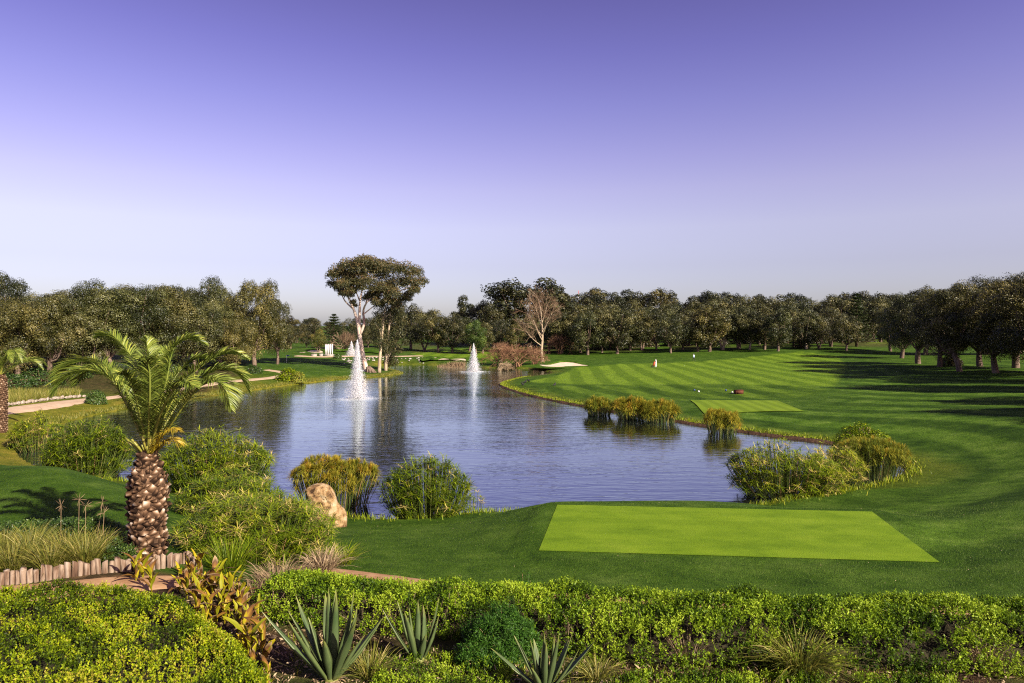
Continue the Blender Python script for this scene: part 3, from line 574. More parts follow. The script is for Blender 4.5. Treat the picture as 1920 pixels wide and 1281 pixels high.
for i in range(22):
    px = 1058 + i * 25 + rr.uniform(-6, 6); d = 181 - i * .3 + rr.uniform(-9, 9)
    tree(OAKF, px, d, 584 + rr.uniform(-12, 10), f'cork oak in the front row along the fairway, {ORD[i]} counting from the bare pale tree', 'front row of fairway oaks', i * 3 + 1, 1.0 + rr.uniform(-.22, .22), barkm='tanbark' if i in (0, 12, 14, 18) else 'bark')
for i in range(20):
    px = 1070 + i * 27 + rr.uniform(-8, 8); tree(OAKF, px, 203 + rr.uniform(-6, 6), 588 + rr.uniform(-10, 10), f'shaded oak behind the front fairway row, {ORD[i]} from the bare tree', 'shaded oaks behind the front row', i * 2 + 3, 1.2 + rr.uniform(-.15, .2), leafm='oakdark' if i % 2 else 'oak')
for i in range(22):
    UG.append((1062 + i * 27 + rr.uniform(-9, 9), rr.uniform(192, 214), 2.6 + rr.uniform(-.5, .8)))
# big dusky trees behind the bare tree, and the stand across the far end of the lake
for i, (px, d, top, w, lab) in enumerate([(868, 235, 557, 1.0, 'dark rounded eucalyptus behind the second fountain, lower than its neighbours'), (905, 228, 562, .9, 'dark eucalyptus between the second fountain and the biggest tree of the stand'),
                                          (953, 222, 536, 1.5, 'tall dark eucalyptus just beside the biggest tree of the stand'), (992, 218, 518, 1.75, 'biggest and tallest dark eucalyptus of the stand behind the bare tree'), (1043, 226, 538, 1.6, 'broad dark eucalyptus closing the stand beside the fairway oaks'), (925, 210, 566, 1.0, 'low dark eucalyptus at the foot of the tall stand')]):
    tree(EUCF, px, d, top, lab, None, i, w, 'eucalyptus_tree', 'oakdark')
for i, (px, d, top) in enumerate([(770, 205, 572), (795, 196, 590), (822, 192, 586), (848, 190, 592), (880, 196, 596), (905, 186, 604), (935, 196, 600), (968, 190, 606), (1000, 196, 604), (1030, 190, 600), (1052, 182, 602), (742, 210, 580), (715, 214, 592)]):
    tree(OAKF, px, d, top, f'dark oak of the grove across the far end of the lake, {ORD[i]} of its kind', 'grove across the far end of the lake', i * 2, 1.0, leafm='oakdark' if i % 3 == 0 else 'oak')
tree(OAKF, 893, 182, 600, 'fresh green leafy tree behind the second fountain', None, 3, .8, 'leafy_tree', 'brightleaf')
for i, (px, d, top) in enumerate([(500, 190, 588), (528, 215, 600), (556, 240, 601), (585, 255, 596), (650, 250, 600), (690, 240, 596), (575, 200, 622), (545, 190, 615), (660, 205, 622), (690, 210, 618)]):
    tree(OAKF, px, d, top, f'dark tree in the wood behind the white posts, {ORD[i]} of the clump', 'wood behind the white posts', i, 1.15, leafm='oakdark')
tree(OAKF, 598, 172, 620, 'small rounded tree with yellowing leaves beside the sand trap', None, 2, .85, 'autumn_tree', 'autumn')
# left woods
Lfront = [(-70, 84, 560), (-20, 92, 545), (35, 88, 560), (95, 92, 552), (150, 95, 545), (205, 98, 536), (262, 100, 536), (318, 104, 540), (365, 108, 560), (415, 118, 570), (440, 112, 590)]
for i, (px, d, top) in enumerate(Lfront):
    tree(OAKN, px, d, top + rr.uniform(-3, 3), f'grey-green oak behind the palms, {ORD[i]} of the front row counting towards the lake', 'oaks behind the palms', i, 1.0)
for i, (px, d, top) in enumerate([(10, 118, 508), (45, 130, 545), (120, 135, 545), (185, 128, 530), (245, 132, 532), (300, 135, 530), (345, 130, 540), (395, 128, 524), (430, 140, 560)]):
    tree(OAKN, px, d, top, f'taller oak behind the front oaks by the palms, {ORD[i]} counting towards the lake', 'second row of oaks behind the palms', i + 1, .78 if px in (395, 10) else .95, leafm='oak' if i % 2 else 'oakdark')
tree(OAKN, 478, 122, 521, 'tall open-crowned oak standing alone at the lake end of the oaks', None, 2, .78)
tree(OAKN, 520, 128, 556, 'smaller oak leaning out beyond the tall open-crowned oak', None, 1, .62)
# trees at the edge of the shaded fairway
Rn = [(1690, 138, 560, 1.0), (1722, 118, 536, 1.0), (1762, 108, 541, .95), (1800, 96, 533, .95), (1838, 104, 523, 1.0), (1868, 90, 526, .95), (1905, 98, 512, 1.05), (1940, 82, 510, 1.0), (1990, 88, 505, 1.0), (1735, 150, 548, 1.1), (1790, 150, 540, 1.2), (1850, 145, 535, 1.2), (1910, 140, 530, 1.2), (1670, 165, 572, 1.0)]
for i, (px, d, top, w) in enumerate(Rn):
    tree(OAKN, px, d, top, f'dark oak casting long shade over the fairway edge, {ORD[i]} of the grove', 'grove shading the fairway edge', i, w)
for i, (x, y, h) in enumerate([(62, 58, 13), (57, 47, 12.5), (70, 66, 13), (53, 38, 12), (75, 76, 13), (66, 50, 13), (50, 33, 11), (60, 40, 13), (80, 60, 14), (46, 44, 9), (56, 66, 12), (64, 72, 12.5)]):
    tree(OAKN, 0, y, 0, 'oak beyond the frame whose long shade reaches over the mown grass', 'oaks whose shade reaches over the mown grass', i, .9, xy=(x, y), h=h, rz=i)
# eucalyptus beside the fountain
D_E = 123.0
eu = thing('eucalyptus_tree', 'tall eucalyptus with pink-white leaning trunk and umbrella crown behind the near fountain', 'tree', P(687, 698, .40))
t = Geo(); o0 = P(687, 698, .40)
def ep(px, py, dy=0.0): return PD(px, py, D_E + dy) - o0
tube(t, curve_thru([ep(688.5, 704), ep(684, 684), ep(679, 660), ep(675, 636), ep(672.5, 614)], 14), np.concatenate([[.85], np.linspace(.52, .34, 13)]), 10)
for pts, r0, r1 in [([(673, 618), (668, 596), (663, 580), (655, 563), (646, 542)], .33, .10), ([(673, 620), (674, 592), (675, 566), (680, 540), (684, 520)], .30, .08), ([(675, 628), (683, 606), (681, 586), (686, 570), (700, 556), (728, 545)], .27, .08),
                    ([(663, 580), (648, 566), (640, 552), (628, 535)], .16, .05), ([(675, 566), (668, 548), (662, 530)], .14, .05), ([(686, 570), (690, 550), (700, 528)], .14, .05), ([(700, 556), (735, 550), (765, 540), (780, 535)], .15, .05), ([(681, 590), (700, 575), (722, 562)], .12, .05), ([(655, 563), (658, 548), (655, 530)], .1, .04)]:
    tube(t, curve_thru([ep(a, b, rr.uniform(-1, 1) * (k > 1)) for k, (a, b) in enumerate(pts)], 12), np.linspace(r0, r1, 12), 8)
tr = t.build('trunk', M['palebark'], eu, True)
b = Geo(); 
for a in np.linspace(0, 6.28, 9)[:-1]:
    tube(b, curve_thru([ep(691, 690) * .0 + (.35 + .1 * math.cos(a), 0, .9), (.7 + .5 * math.cos(a), .5 * math.sin(a), .3), (.9 + .8 * math.cos(a), .9 * math.sin(a), -.15)], 6), np.linspace(.32, .2, 6), 7)
b.build('root_flare', M['bark'], eu, True)
g = Geo(); rng = np.random.default_rng(44)
for px, py, r in [(632, 513, 19), (650, 500, 19), (668, 494, 17), (690, 490, 17), (712, 496, 17), (735, 506, 18), (760, 513, 18), (782, 518, 16), (786, 534, 13), (625, 528, 13), (645, 522, 20), (668, 514, 20), (692, 510, 22), (718, 518, 22), (745, 528, 22), (768, 535, 18), (636, 541, 10), (655, 543, 12), (690, 533, 17), (715, 540, 18), (740, 550, 17), (760, 553, 13), (778, 546, 11), (668, 548, 8), (700, 556, 12), (725, 566, 12), (745, 568, 12), (640, 552, 7), (680, 528, 20), (703, 545, 17), (660, 532, 17), (715, 508, 20), (700, 500, 18), (730, 545, 16), (678, 505, 18), (655, 556, 9), (690, 562, 11), (712, 576, 10), (664, 572, 6), (735, 582, 9), (648, 530, 14), (770, 548, 10)]:
    for rep in range(2):
        n = int(r * 34); c0 = ep(px + rng.normal() * 4, py + rng.normal() * 5, rng.normal() * 3.5); R = r / F * D_E
        d = unit(rng.normal(size=(n, 3))); d[:, 2] = np.where(d[:, 2] < -.3, -d[:, 2] * .4, d[:, 2]); pos = c0 + d * (R * rng.uniform(.2, 1, n) ** .4)[:, None] * (1.05, 1.3, 1.0)
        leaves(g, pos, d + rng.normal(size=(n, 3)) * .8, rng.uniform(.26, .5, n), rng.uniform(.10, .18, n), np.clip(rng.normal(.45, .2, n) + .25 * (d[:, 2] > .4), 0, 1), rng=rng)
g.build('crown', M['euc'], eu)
# two slender trees on the point
for k, (px, py, lab, cl) in enumerate([(711, 698, 'slender tree with straight pale trunk on the grassy point', [(712, 640, 14), (705, 610, 16), (716, 590, 20), (728, 570, 18), (716, 625, 14), (745, 580, 14), (722, 655, 10), (735, 560, 12)]),
                                       (723, 695, 'bushy drooping tree on the grassy point, lower leaves near the ground', [(738, 675, 12), (728, 660, 14), (742, 650, 15), (730, 635, 16), (748, 622, 15), (735, 600, 18), (752, 598, 14), (722, 645, 12), (750, 570, 14), (760, 640, 7), (726, 680, 8)])]):
    o0 = P(px, py, .38); r = thing('slender_tree', lab, 'tree', o0); dd = o0[1]; t = Geo(); f = lambda a, b_, dy=0: PD(a, b_, dd + dy) - o0
    tube(t, curve_thru([f(px, py + 3), f(px + 1, py - 25), f(px + 4, py - 55), f(px + 8, py - 95), f(px + 12, py - 125)], 12), np.linspace(.36, .10, 12), 8)
    for a, b_, q in cl[1:6]: tube(t, curve_thru([f(px + 4, b_ + 22), f((px + a) / 2 + 3, b_ + 8), f(a, b_)], 6), np.linspace(.12, .03, 6), 5)
    t.build('trunk', M['tanbark'], r, True); g = Geo()
    for a, b_, q in cl:
        n = int(q * 38); R = q / F * dd; d = unit(rng.normal(size=(n, 3))); pos = f(a, b_, rng.normal() * 1.5) + d * (R * rng.uniform(.15, 1, n) ** .45)[:, None] * (1, 1, 1.1)
        tang = rng.normal(size=(n, 3)) * .5 + (0, 0, -1.0)
        leaves(g, pos, d + rng.normal(size=(n, 3)) * .6, rng.uniform(.26, .5, n), rng.uniform(.10, .17, n), np.clip(rng.normal(.38, .2, n), 0, 1), tang=tang, rng=rng)
    g.build('crown', M['euc'], r)
# bare tree and winter scrub by the far water
def branchy(g, p, d, L, r, depth, rng, spread=.5, up=.15, var=.7, n=3, thin=.62, minr=.016, curl=0.0):
    q = p + d * L * .5 + rng.normal(size=3) * L * .05; e_ = p + d * L; K = 4 if r > .045 else 2
    tube(g, curve_thru([p, q, e_], K) if K > 2 else np.array([p, e_]), np.linspace(r, r * thin, K), 5 if r > .05 else 3, var, False)
    if depth == 0: return
    for k in range(n):
        dn = unit(d + rng.normal(size=3) * spread + (0, 0, up))
        branchy(g, e_ if k else e_ - d * L * .15, dn, L * rng.uniform(.62, .86), max(r * thin, minr), depth - 1, rng, spread, up - curl, var, n, thin, minr, curl)
o0 = P(1017, 678, 1.0); bt = thing('bare_tree', 'pale leafless tree with fan of fine branches beside the fairway sand trap', 'tree', o0); dd = o0[1]; f = lambda a, b_, dy=0: PD(a, b_, dd + dy) - o0
t = Geo(); tw = Geo(); rng = np.random.default_rng(9)
tube(t, curve_thru([f(1018, 682), f(1015, 660), f(1017, 635), f(1016, 605), f(1013, 575)], 14), np.linspace(.42, .08, 14), 8)
for a, b_, ax, ay, r0 in [(1017, 650, 985, 620, .16), (1017, 640, 1000, 600, .16), (1017, 628, 1028, 595, .15), (1017, 632, 992, 590, .13), (1016, 612, 1005, 578, .12), (1016, 606, 1026, 572, .12), (1015, 592, 1010, 566, .1), (1017, 620, 1035, 588, .1)]:
    p0 = f(a, b_); p1 = f(ax, ay, rng.normal() * 2); tube(t, curve_thru([p0, p0 * .5 + p1 * .5 + (0, 0, -.3), p1], 7), np.linspace(r0, .05, 7), 5)
    for q in (0.35, .55, .75, 1.0):
        for k in range(2): branchy(tw, p0 + (p1 - p0) * q, unit(unit(p1 - p0) + rng.normal(size=3) * .5 + (0, 0, .3)), 1.5, .04, 3, rng, .5, .2, rng.uniform(.4, 1), 3, .7, .014)
t.build('trunk', M['tanbark'], bt, True); tw.build('twigs', M['twig'], bt)
for k, (px, py, w, h, lab) in enumerate([(972, 688, 4.6, 6.0, 'rounded leafless scrub with reddish twigs hanging over the far water'), (940, 685, 3.6, 5.8, 'darker leafless thicket beside the second fountain'), (950, 694, 2.6, 2.4, 'low tangle of dead straw-coloured branches dipping into the lake'), (1002, 684, 2.6, 4.2, 'small leafless bush at the foot of the bare tree'), (1050, 664, 3.5, 6.0, 'grey leafless sapling at the edge of the fairway oaks')]):
    p0 = at_px(px, py) if k != 2 else P(px, py, .1); r = thing('bare_shrub', lab, 'shrub', p0); tw = Geo(); rng = np.random.default_rng(60 + k)
    for j in range(16):
        d = unit(np.array((rng.normal() * .7, rng.normal() * .7, 1.0)) * (w / 4, w / 4, h / 5)); branchy(tw, np.array((rng.normal() * .3, rng.normal() * .3, 0)), d, h * .30, .09 if k < 4 else .06, 4, rng, .42, .12 if k != 2 else -.05, rng.uniform(.1, 1), 3, .62, .016, .16)
    tw.build('twigs', M['redtwig'] if k != 2 else M['straw'], r)
o0 = at_px(645, 664); r = thing('bare_shrub', 'pinkish dry tree between the white posts and the tall eucalyptus', 'shrub', at(645, 190)); tw = Geo(); rng = np.random.default_rng(77)
for j in range(12): branchy(tw, np.zeros(3), unit(np.array((rng.normal() * .7, rng.normal() * .7, 1.0))), 1.8, .09, 4, rng, .45, .12, rng.uniform(.3, 1), 3, .65, .02)
tw.build('twigs', M['twig'], r)
# conifers with level tiers
def conifer(px, d, top, lab, wid, seed, tiers=15):
    p0 = at(px, d); H = CZ - (top - HY) / F * d - p0[2]; r = thing('conifer_tree', lab, 'tree', p0); rng = np.random.default_rng(seed); t = Geo(); g = Geo()
    tube(t, [(0, 0, -.3), (0, 0, H * .5), (0, 0, H * .98)], [.4, .25, .04], 7)
    for k in range(tiers):
        f_ = k / (tiers - 1); z = H * (.12 + .84 * f_); R = wid * (1 - f_) ** .75 + .35
        for a in np.arange(0, 6.28, 6.28 / 9) + rng.uniform(0, 1):
            ln = R * rng.uniform(.75, 1.1); m_ = 9; s = np.linspace(.1, 1, m_)
            c_ = np.stack([np.cos(a) * ln * s, np.sin(a) * ln * s, z + (-.10 * s + .24 * s ** 2) * ln], 1); tube(t, c_, np.linspace(.06, .02, m_), 3)
            n = 60; q = rng.uniform(.15, 1, n); pos = np.stack([np.cos(a) * ln * q, np.sin(a) * ln * q, z + (-.10 * q + .24 * q * q) * ln], 1) + rng.normal(size=(n, 3)) * (.16, .16, .08) * (1 + R * .15)
            leaves(g, pos, np.array((0, 0, 1.0)) + rng.normal(size=(n, 3)) * .4, rng.uniform(.25, .5, n), rng.uniform(.12, .2, n), np.clip(rng.normal(.5, .2, n), 0, 1), rng=rng)
    t.build('trunk', M['bark'], r); g.build('crown', M['conifer'], r)
conifer(1606, 182, 549, 'tiered conifer with level branches and pointed top among the fairway oaks', 4.2, 1)
conifer(626, 195, 588, 'dark broad conifer rising behind the white posts', 4.4, 2, 12)

# ------------------------------------------------------------------ palms
def frond(pts, parent, leafL, mat, seed, npair=78, droop=.35):
    rng = np.random.default_rng(seed); c = curve_thru(pts, 40); tg = unit(np.gradient(c, axis=0)); seg = np.linalg.norm(np.diff(c, axis=0), axis=1); L = seg.sum()
    root = Geo(); tube(root, c, np.linspace(.030, .005, 40), 5, np.linspace(.25, 1, 40 * 5 + 2))
    fr = root.build('frond', M['rachis'] if mat != 'gold' else M['gold'], parent, True)
    g = Geo(); t = np.linspace(.10, .995, npair); ci = t * 39; i0 = np.minimum(ci.astype(int), 38); fr_ = (ci - i0)[:, None]
    p = c[i0] * (1 - fr_) + c[i0 + 1] * fr_; T = unit(tg[i0] * (1 - fr_) + tg[i0 + 1] * fr_)
    side = unit(np.cross(T, np.array((0, 0, 1.0)) + T * .01)); upn = np.cross(side, T)
    prof = np.minimum(1, .25 + 3.2 * t) * np.clip((1.03 - t) * 3.2, .22, 1)
    for s in (-1, 1):
        for lay in (0, 1):
            d = unit(side * s * (.95 - .25 * lay) + T * (.70 + .45 * t[:, None]) + upn * (.22 + .38 * lay + .12 * rng.normal(size=(npair, 1))) + rng.normal(size=(npair, 3)) * .09)
            l = leafL * prof * rng.uniform(.85, 1.08, npair); dn = np.array((0, 0, -1.0))
            q = np.linspace(0, 1, 4); P_ = p[:, None, :] + d[:, None, :] * (l[:, None] * q)[..., None] + dn * (droop * l[:, None] * q ** 2)[..., None]
            wid = np.array([.6, 1, .8, .06])[None] * (.023 if mat == 'frond' and leafL < .52 else .012 if mat == 'gold' else .030) * np.ones((npair, 1)); sd = unit(np.cross(d, upn) + upn * (.7 * s) + rng.normal(size=(npair, 3)) * .35)
            strips(g, P_, wid, sd, np.clip(rng.normal(.5, .18, npair) + .25 * lay - .05, 0, 1))
    g.build('leaflets', M[mat], fr)
    return fr
def boot_mesh():
    g = Geo(); V = [(-.10, .01, .02), (0, 0, -.06), (.10, .01, .02), (0, .02, .09), (-.055, -.055, .035), (0, -.045, .005), (.055, -.055, .035), (0, -.10, .085), (0, -.02, .12)]
    g.add(np.array(V), Q=[[0, 1, 5, 4], [1, 2, 6, 5], [2, 8, 7, 6], [8, 0, 4, 7]], T=[[4, 5, 7], [5, 6, 7]], var=np.array([.0, .0, .0, .0, .35, .25, .35, .85, .2]))
    return g.mesh('leaf_base')
m = M['boot']; nt = m.node_tree     # each leaf base has its own weathering
oi = nt.nodes.new('ShaderNodeObjectInfo'); rp = [n for n in nt.nodes if n.type == 'VALTORGB'][0]; av = [n for n in nt.nodes if n.type == 'ATTRIBUTE'][0]
nt.links.new(mth(nt, 'ADD', av.outputs['Fac'], mth(nt, 'MULTIPLY_ADD', oi.outputs['Random'], .7, -.35), clamp=True), rp.inputs[0])
D_P = 15.3; o0 = at(277, D_P); k_ = D_P / F
palm = thing('palm_tree', 'stout palm with scaly trunk and arching fronds beside the lake', 'palm', o0)
f = lambda a, b_, dy=0: PD(a, b_, D_P + dy) - o0
prof = [(1062, 30), (1045, 33), (1020, 35), (985, 36), (950, 38.5), (915, 39), (895, 36), (880, 30), (866, 22), (852, 19), (840, 12)]
pz = np.array([f(277, y)[2] for y, _ in prof]); pr = np.array([r for _, r in prof]) * k_ * .80
t = Geo(); zz = np.linspace(pz[0], pz[-1], 24); tube(t, np.stack([np.zeros(24), np.zeros(24), zz], 1), np.interp(zz, pz, pr), 20)
trunk = t.build('trunk', M['palmtrunk'], palm, True); bm_ = boot_mesh(); bm_.materials.append(M['boot']); rng = np.random.default_rng(3)
for i in range(290):
    fz = i / 289; z = pz[1] + (pz[-2] - pz[1]) * fz; a = i * 2.39996; r = np.interp(z, pz, pr)
    o = bpy.data.objects.new('leaf_base', bm_); COL.objects.link(o); o.parent = trunk
    o.location = (math.cos(a) * r * .97, math.sin(a) * r * .97, z); s = (1.12 - .35 * fz) * rng.uniform(.8, 1.25); o.scale = (s * rng.uniform(.9, 1.3), s * rng.uniform(.45, 1.05), s * rng.uniform(.7, 1.2)); o.rotation_euler = (rng.normal() * .32 + (.15 if fz < .75 else -.25), rng.normal() * .35, a + math.pi / 2 + rng.normal() * .25)
FR = [[(277, 846, 0), (243, 770, -.1), (205, 708, -.2), (160, 695, -.3), (120, 712, -.4), (100, 740, -.5)], [(274, 846, .1), (240, 745, .4), (200, 690, .6), (160, 675, .8), (125, 690, .9), (108, 712, .9)],
      [(277, 846, .1), (266, 740, .5), (252, 680, .8), (228, 645, 1.0), (203, 628, 1.1), (182, 632, 1.2)], [(281, 846, 0), (292, 750, .2), (306, 690, .3), (330, 648, .4), (358, 635, .5), (384, 645, .5)],
      [(283, 846, 0), (318, 762, .1), (352, 710, .2), (395, 675, .2), (432, 662, .3), (462, 672, .3)], [(283, 846, .2), (330, 762, .7), (370, 715, 1.0), (412, 692, 1.2), (446, 702, 1.3), (468, 736, 1.4)],
      [(282, 848, -.1), (325, 790, -.4), (362, 738, -.7), (395, 714, -.9), (420, 728, -1.0), (434, 768, -1.1)], [(278, 848, -.1), (279, 790, -.5), (281, 735, -.9), (280, 695, -1.1), (272, 674, -1.3), (262, 672, -1.5)],
      [(280, 846, .2), (290, 745, .8), (298, 690, 1.2), (308, 660, 1.5), (322, 650, 1.8)], [(276, 846, .2), (256, 750, .9), (238, 705, 1.4), (215, 690, 1.8), (196, 700, 2.0)], [(280, 846, .1), (283, 740, .3), (282, 690, .45), (276, 650, .5), (270, 632, .5)],
      [(280, 846, 0), (296, 770, -.1), (312, 715, -.2), (318, 680, -.2), (325, 655, -.2)], [(277, 846, 0), (262, 775, -.3), (250, 730, -.5), (236, 705, -.7), (222, 700, -.9)], [(276, 846, .1), (250, 760, .2), (222, 712, .3), (190, 692, .5), (158, 700, .6), (140, 722, .7)], [(282, 846, .1), (306, 755, .6), (334, 700, .9), (368, 672, 1.2), (400, 676, 1.4)], [(281, 846, -.1), (300, 780, -.6), (322, 735, -1.0), (345, 715, -1.3), (365, 725, -1.5)], [(279, 846, .2), (272, 745, 1.0), (262, 690, 1.5), (248, 664, 1.9), (232, 660, 2.2)]]
for i, pts in enumerate(FR): frond([f(a, b_, c_) for a, b_, c_ in pts], palm, .51 if i < 8 else .46, 'frond', 20 + i, 96)
for i, pts in enumerate([[(283, 848, -.15), (300, 822, -.3), (318, 806, -.45), (333, 806, -.55)], [(283, 850, -.1), (302, 832, -.15), (322, 824, -.2), (338, 832, -.2)]]):
    tag(frond([f(a, b_, c_) for a, b_, c_ in pts], palm, .30, 'gold', 50 + i, 40, .6), 'golden withered frond')
g = Geo()
for i in range(26):
    a = rng.uniform(0, 6.28); ln = rng.uniform(.25, .55); el = rng.uniform(.8, 1.4); d = np.array((math.cos(a) * math.cos(el), math.sin(a) * math.cos(el), math.sin(el))); b0 = f(279, 852) * (1, 1, 1) + d * (.14, .14, 0)
    tube(g, [b0, b0 + d * ln * .5, b0 + d * ln], [.035, .03, .022], 5, rng.uniform(0, .4))
g.build('leaf_stalks', M['rachis'], palm, True)
# second palm at the frame edge
D_2 = 50.0; o0 = at(1, D_2); k2 = D_2 / F; f = lambda a, b_, dy=0: PD(a, b_, D_2 + dy) - o0
palm2 = thing('palm_tree', 'palm with tall scaly trunk beside the sandy path, only half in the picture', 'palm', o0); H2 = f(1, 703)[2]
t = Geo(); zz = np.linspace(-.1, H2, 20); tube(t, np.stack([np.zeros(20), np.zeros(20), zz], 1), np.interp(zz, [0, H2 * .6, H2 * .9, H2], [.38, .40, .36, .22]), 14)
trunk2 = t.build('trunk', M['palmtrunk'], palm2, True)
bme = np.array([v.co[:] for v in bm_.vertices]); bq = np.array([list(p.vertices) for p in bm_.polygons if len(p.vertices) == 4]); bt_ = np.array([list(p.vertices) for p in bm_.polygons if len(p.vertices) == 3]); g = Geo()
for i in range(300):
    z = H2 * i / 299; a = i * 2.39996; r = np.interp(z, [0, H2 * .6, H2 * .9, H2], [.38, .40, .36, .22]); R = np.array([[math.cos(a + 1.5708), -math.sin(a + 1.5708), 0], [math.sin(a + 1.5708), math.cos(a + 1.5708), 0], [0, 0, 1]])
    g.add(bme * .95 @ R.T + (math.cos(a) * r, math.sin(a) * r, z), Q=bq, T=bt_, var=np.clip(np.array([.0, .0, .0, .0, .35, .25, .35, .85, .2]) + rng.normal() * .2, 0, 1))
tag(g.build('leaf_bases', M['boot'], trunk2), kind='stuff')
rng = np.random.default_rng(12)
for i in range(16):
    a = i * 2.4; el = .55 + .75 * ((i * .37) % 1); L = 3.3; hd = np.array((math.cos(a), math.sin(a), 0)); up = np.array((0, 0, 1.0)); b0 = np.array((0, 0, H2))
    pts = [b0, b0 + (hd * math.cos(el) + up * math.sin(el)) * L * .3, b0 + (hd * math.cos(el) + up * math.sin(el)) * L * .55 + hd * L * .08, b0 + hd * L * (math.cos(el) * .75 + .12) + up * L * (.55 * math.sin(el)), b0 + hd * L * (math.cos(el) * .8 + .25) + up * L * (.40 * math.sin(el) - .08)]
    frond(pts, palm2, .55, 'frond', 90 + i, 60)

# ------------------------------------------------------------------ waterside plants
def sedge(name, label, p0, rx, ry, h, n, leafL, leafW, mat, seed, dead=0.06, lean=.6, nl=12, group=None, stemv=(.2, .6), lowfill=.58, cat='sedge', vshift=0.0):
    rng = np.random.default_rng(seed); r = thing(name, label, cat, p0, group); g = Geo(); st = Geo()
    a = rng.uniform(0, 6.2832, n); q = rng.uniform(0, 1, n) ** .42; lump = .82 + .36 * vnoise(np.cos(a) * 1.6 + 5, np.sin(a) * 1.6 + q * 2, seed)
    x = np.cos(a) * q * rx; y = np.sin(a) * q * ry; z = h * lump * (1 - .50 * q ** 2.4) * np.where(rng.uniform(size=n) < lowfill, rng.uniform(.12, .95, n), rng.uniform(.88, 1.05, n))
    head = np.stack([x, y, z], 1); foot = np.stack([x * lean, y * lean, np.full(n, -.3)], 1); mid = foot * .5 + head * .5 + np.stack([x * .06, y * .06, h * .05 * np.ones(n)], 1)
    sv = np.clip(rng.uniform(*stemv, n) + (rng.uniform(size=n) < dead) * .5, 0, 1); pts = np.stack([foot, mid, head], 1)
    for sdv_ in ((1, 0, 0), (0, 1, 0)): strips(st, pts, np.full((n, 3), .016 * max(1, leafW / .02)), np.tile(np.array(sdv_, float), (n, 1)), sv)
    hv = np.clip(rng.normal(.48, .16, n) + vshift + .12 * (z / h - .6), 0, .9); hv = np.where(rng.uniform(size=n) < dead, 1.0, hv)
    az = np.tile(np.arange(nl) * 6.2832 / nl, (n, 1)) + rng.uniform(0, 6, (n, 1)) + rng.normal(size=(n, nl)) * .15; el = rng.normal(.28, .32, (n, nl))
    d = np.stack([np.cos(az) * np.cos(el), np.sin(az) * np.cos(el), np.sin(el)], -1).reshape(-1, 3); l = (leafL * rng.uniform(.6, 1.15, (n, nl))).ravel(); hp = np.repeat(head, nl, 0); t3 = np.array([0, .55, 1.0])
    P_ = hp[:, None, :] + d[:, None, :] * (l[:, None] * t3)[..., None] + np.array((0, 0, -1.0)) * (l[:, None] * .20 * t3 ** 2)[..., None]
    sd_ = np.cross(d, np.array((0, 0, 1.0))); strips(g, P_, np.tile(np.array([.7, 1.0, .08]) * leafW, (n * nl, 1)), sd_, np.clip(np.repeat(hv, nl) + rng.normal(size=n * nl) * .07, 0, 1))
    st.build('stems', M['stem'], r); g.build('leaves', M[mat], r); return r
def base(px, d, z=None):
    x = X_at(px, d); return np.array((x, d, max(gz(x, d), 0.0) if z is None else z))
sedge('umbrella_sedge', 'large bright green sedge clump on the shore just behind the palm trunk', base(402, 33.0, .1), 2.75, 2.2, 2.9, 900, .44, .032, 'sedge', 1, .05)
sedge('umbrella_sedge', 'darker green sedge clump between the mound and the still bay, yellow-brown at one side', base(165, 37, .15), 2.2, 1.9, 2.9, 700, .44, .034, 'sedge', 2, .05, vshift=-.08)
sedge('umbrella_sedge', 'small yellowish sedge clump standing in the bay below the sandy path', base(68, 45.5, .0), 1.7, 1.4, 2.2, 300, .38, .038, 'sedge', 3, .16, vshift=.14)
sedge('umbrella_sedge', 'sedge clump with withered straw heads in front of the boulder', base(482, 17.6), 2.0, 1.6, 1.5, 860, .34, .019, 'sedge', 4, .16, .55)
sedge('umbrella_sedge', 'middle sedge clump filling the slope between the lakeside sedge and the straw-headed one', base(430, 24.0), 1.9, 1.5, 1.7, 520, .36, .024, 'sedge', 8, .06, vshift=-.05)
sedge('umbrella_sedge', 'dark green sedge clump at the water edge between papyrus and open lawn', base(800, 29.0, .1), 1.9, 1.4, 2.35, 640, .38, .026, 'sedge', 5, .05, vshift=-.12)
for k, (px, d) in enumerate([(880, 29.3), (893, 29.6)]):
    sedge('umbrella_sedge', ['thin sedge shoots leaning over the water beside the dark sedge clump', 'outermost lone sedge shoots reaching furthest over the open water'][k], base(px, d, .1), .35, .3, [1.3, .8][k], 12, .22, .022, 'sedge', 30 + k, .15)
sedge('umbrella_sedge', 'wide mixed sedge clump on the curving shore beyond the near tee', base(1472, 33.0, .1), 2.85, 1.7, 2.3, 800, .38, .030, 'sedge', 6, .14, vshift=.05)
sedge('umbrella_sedge', 'short yellowing sedge filling the gap before the tall papyrus', base(1560, 34.4, .1), 1.7, 1.2, 1.9, 320, .34, .028, 'sedge', 7, .2, vshift=.2)
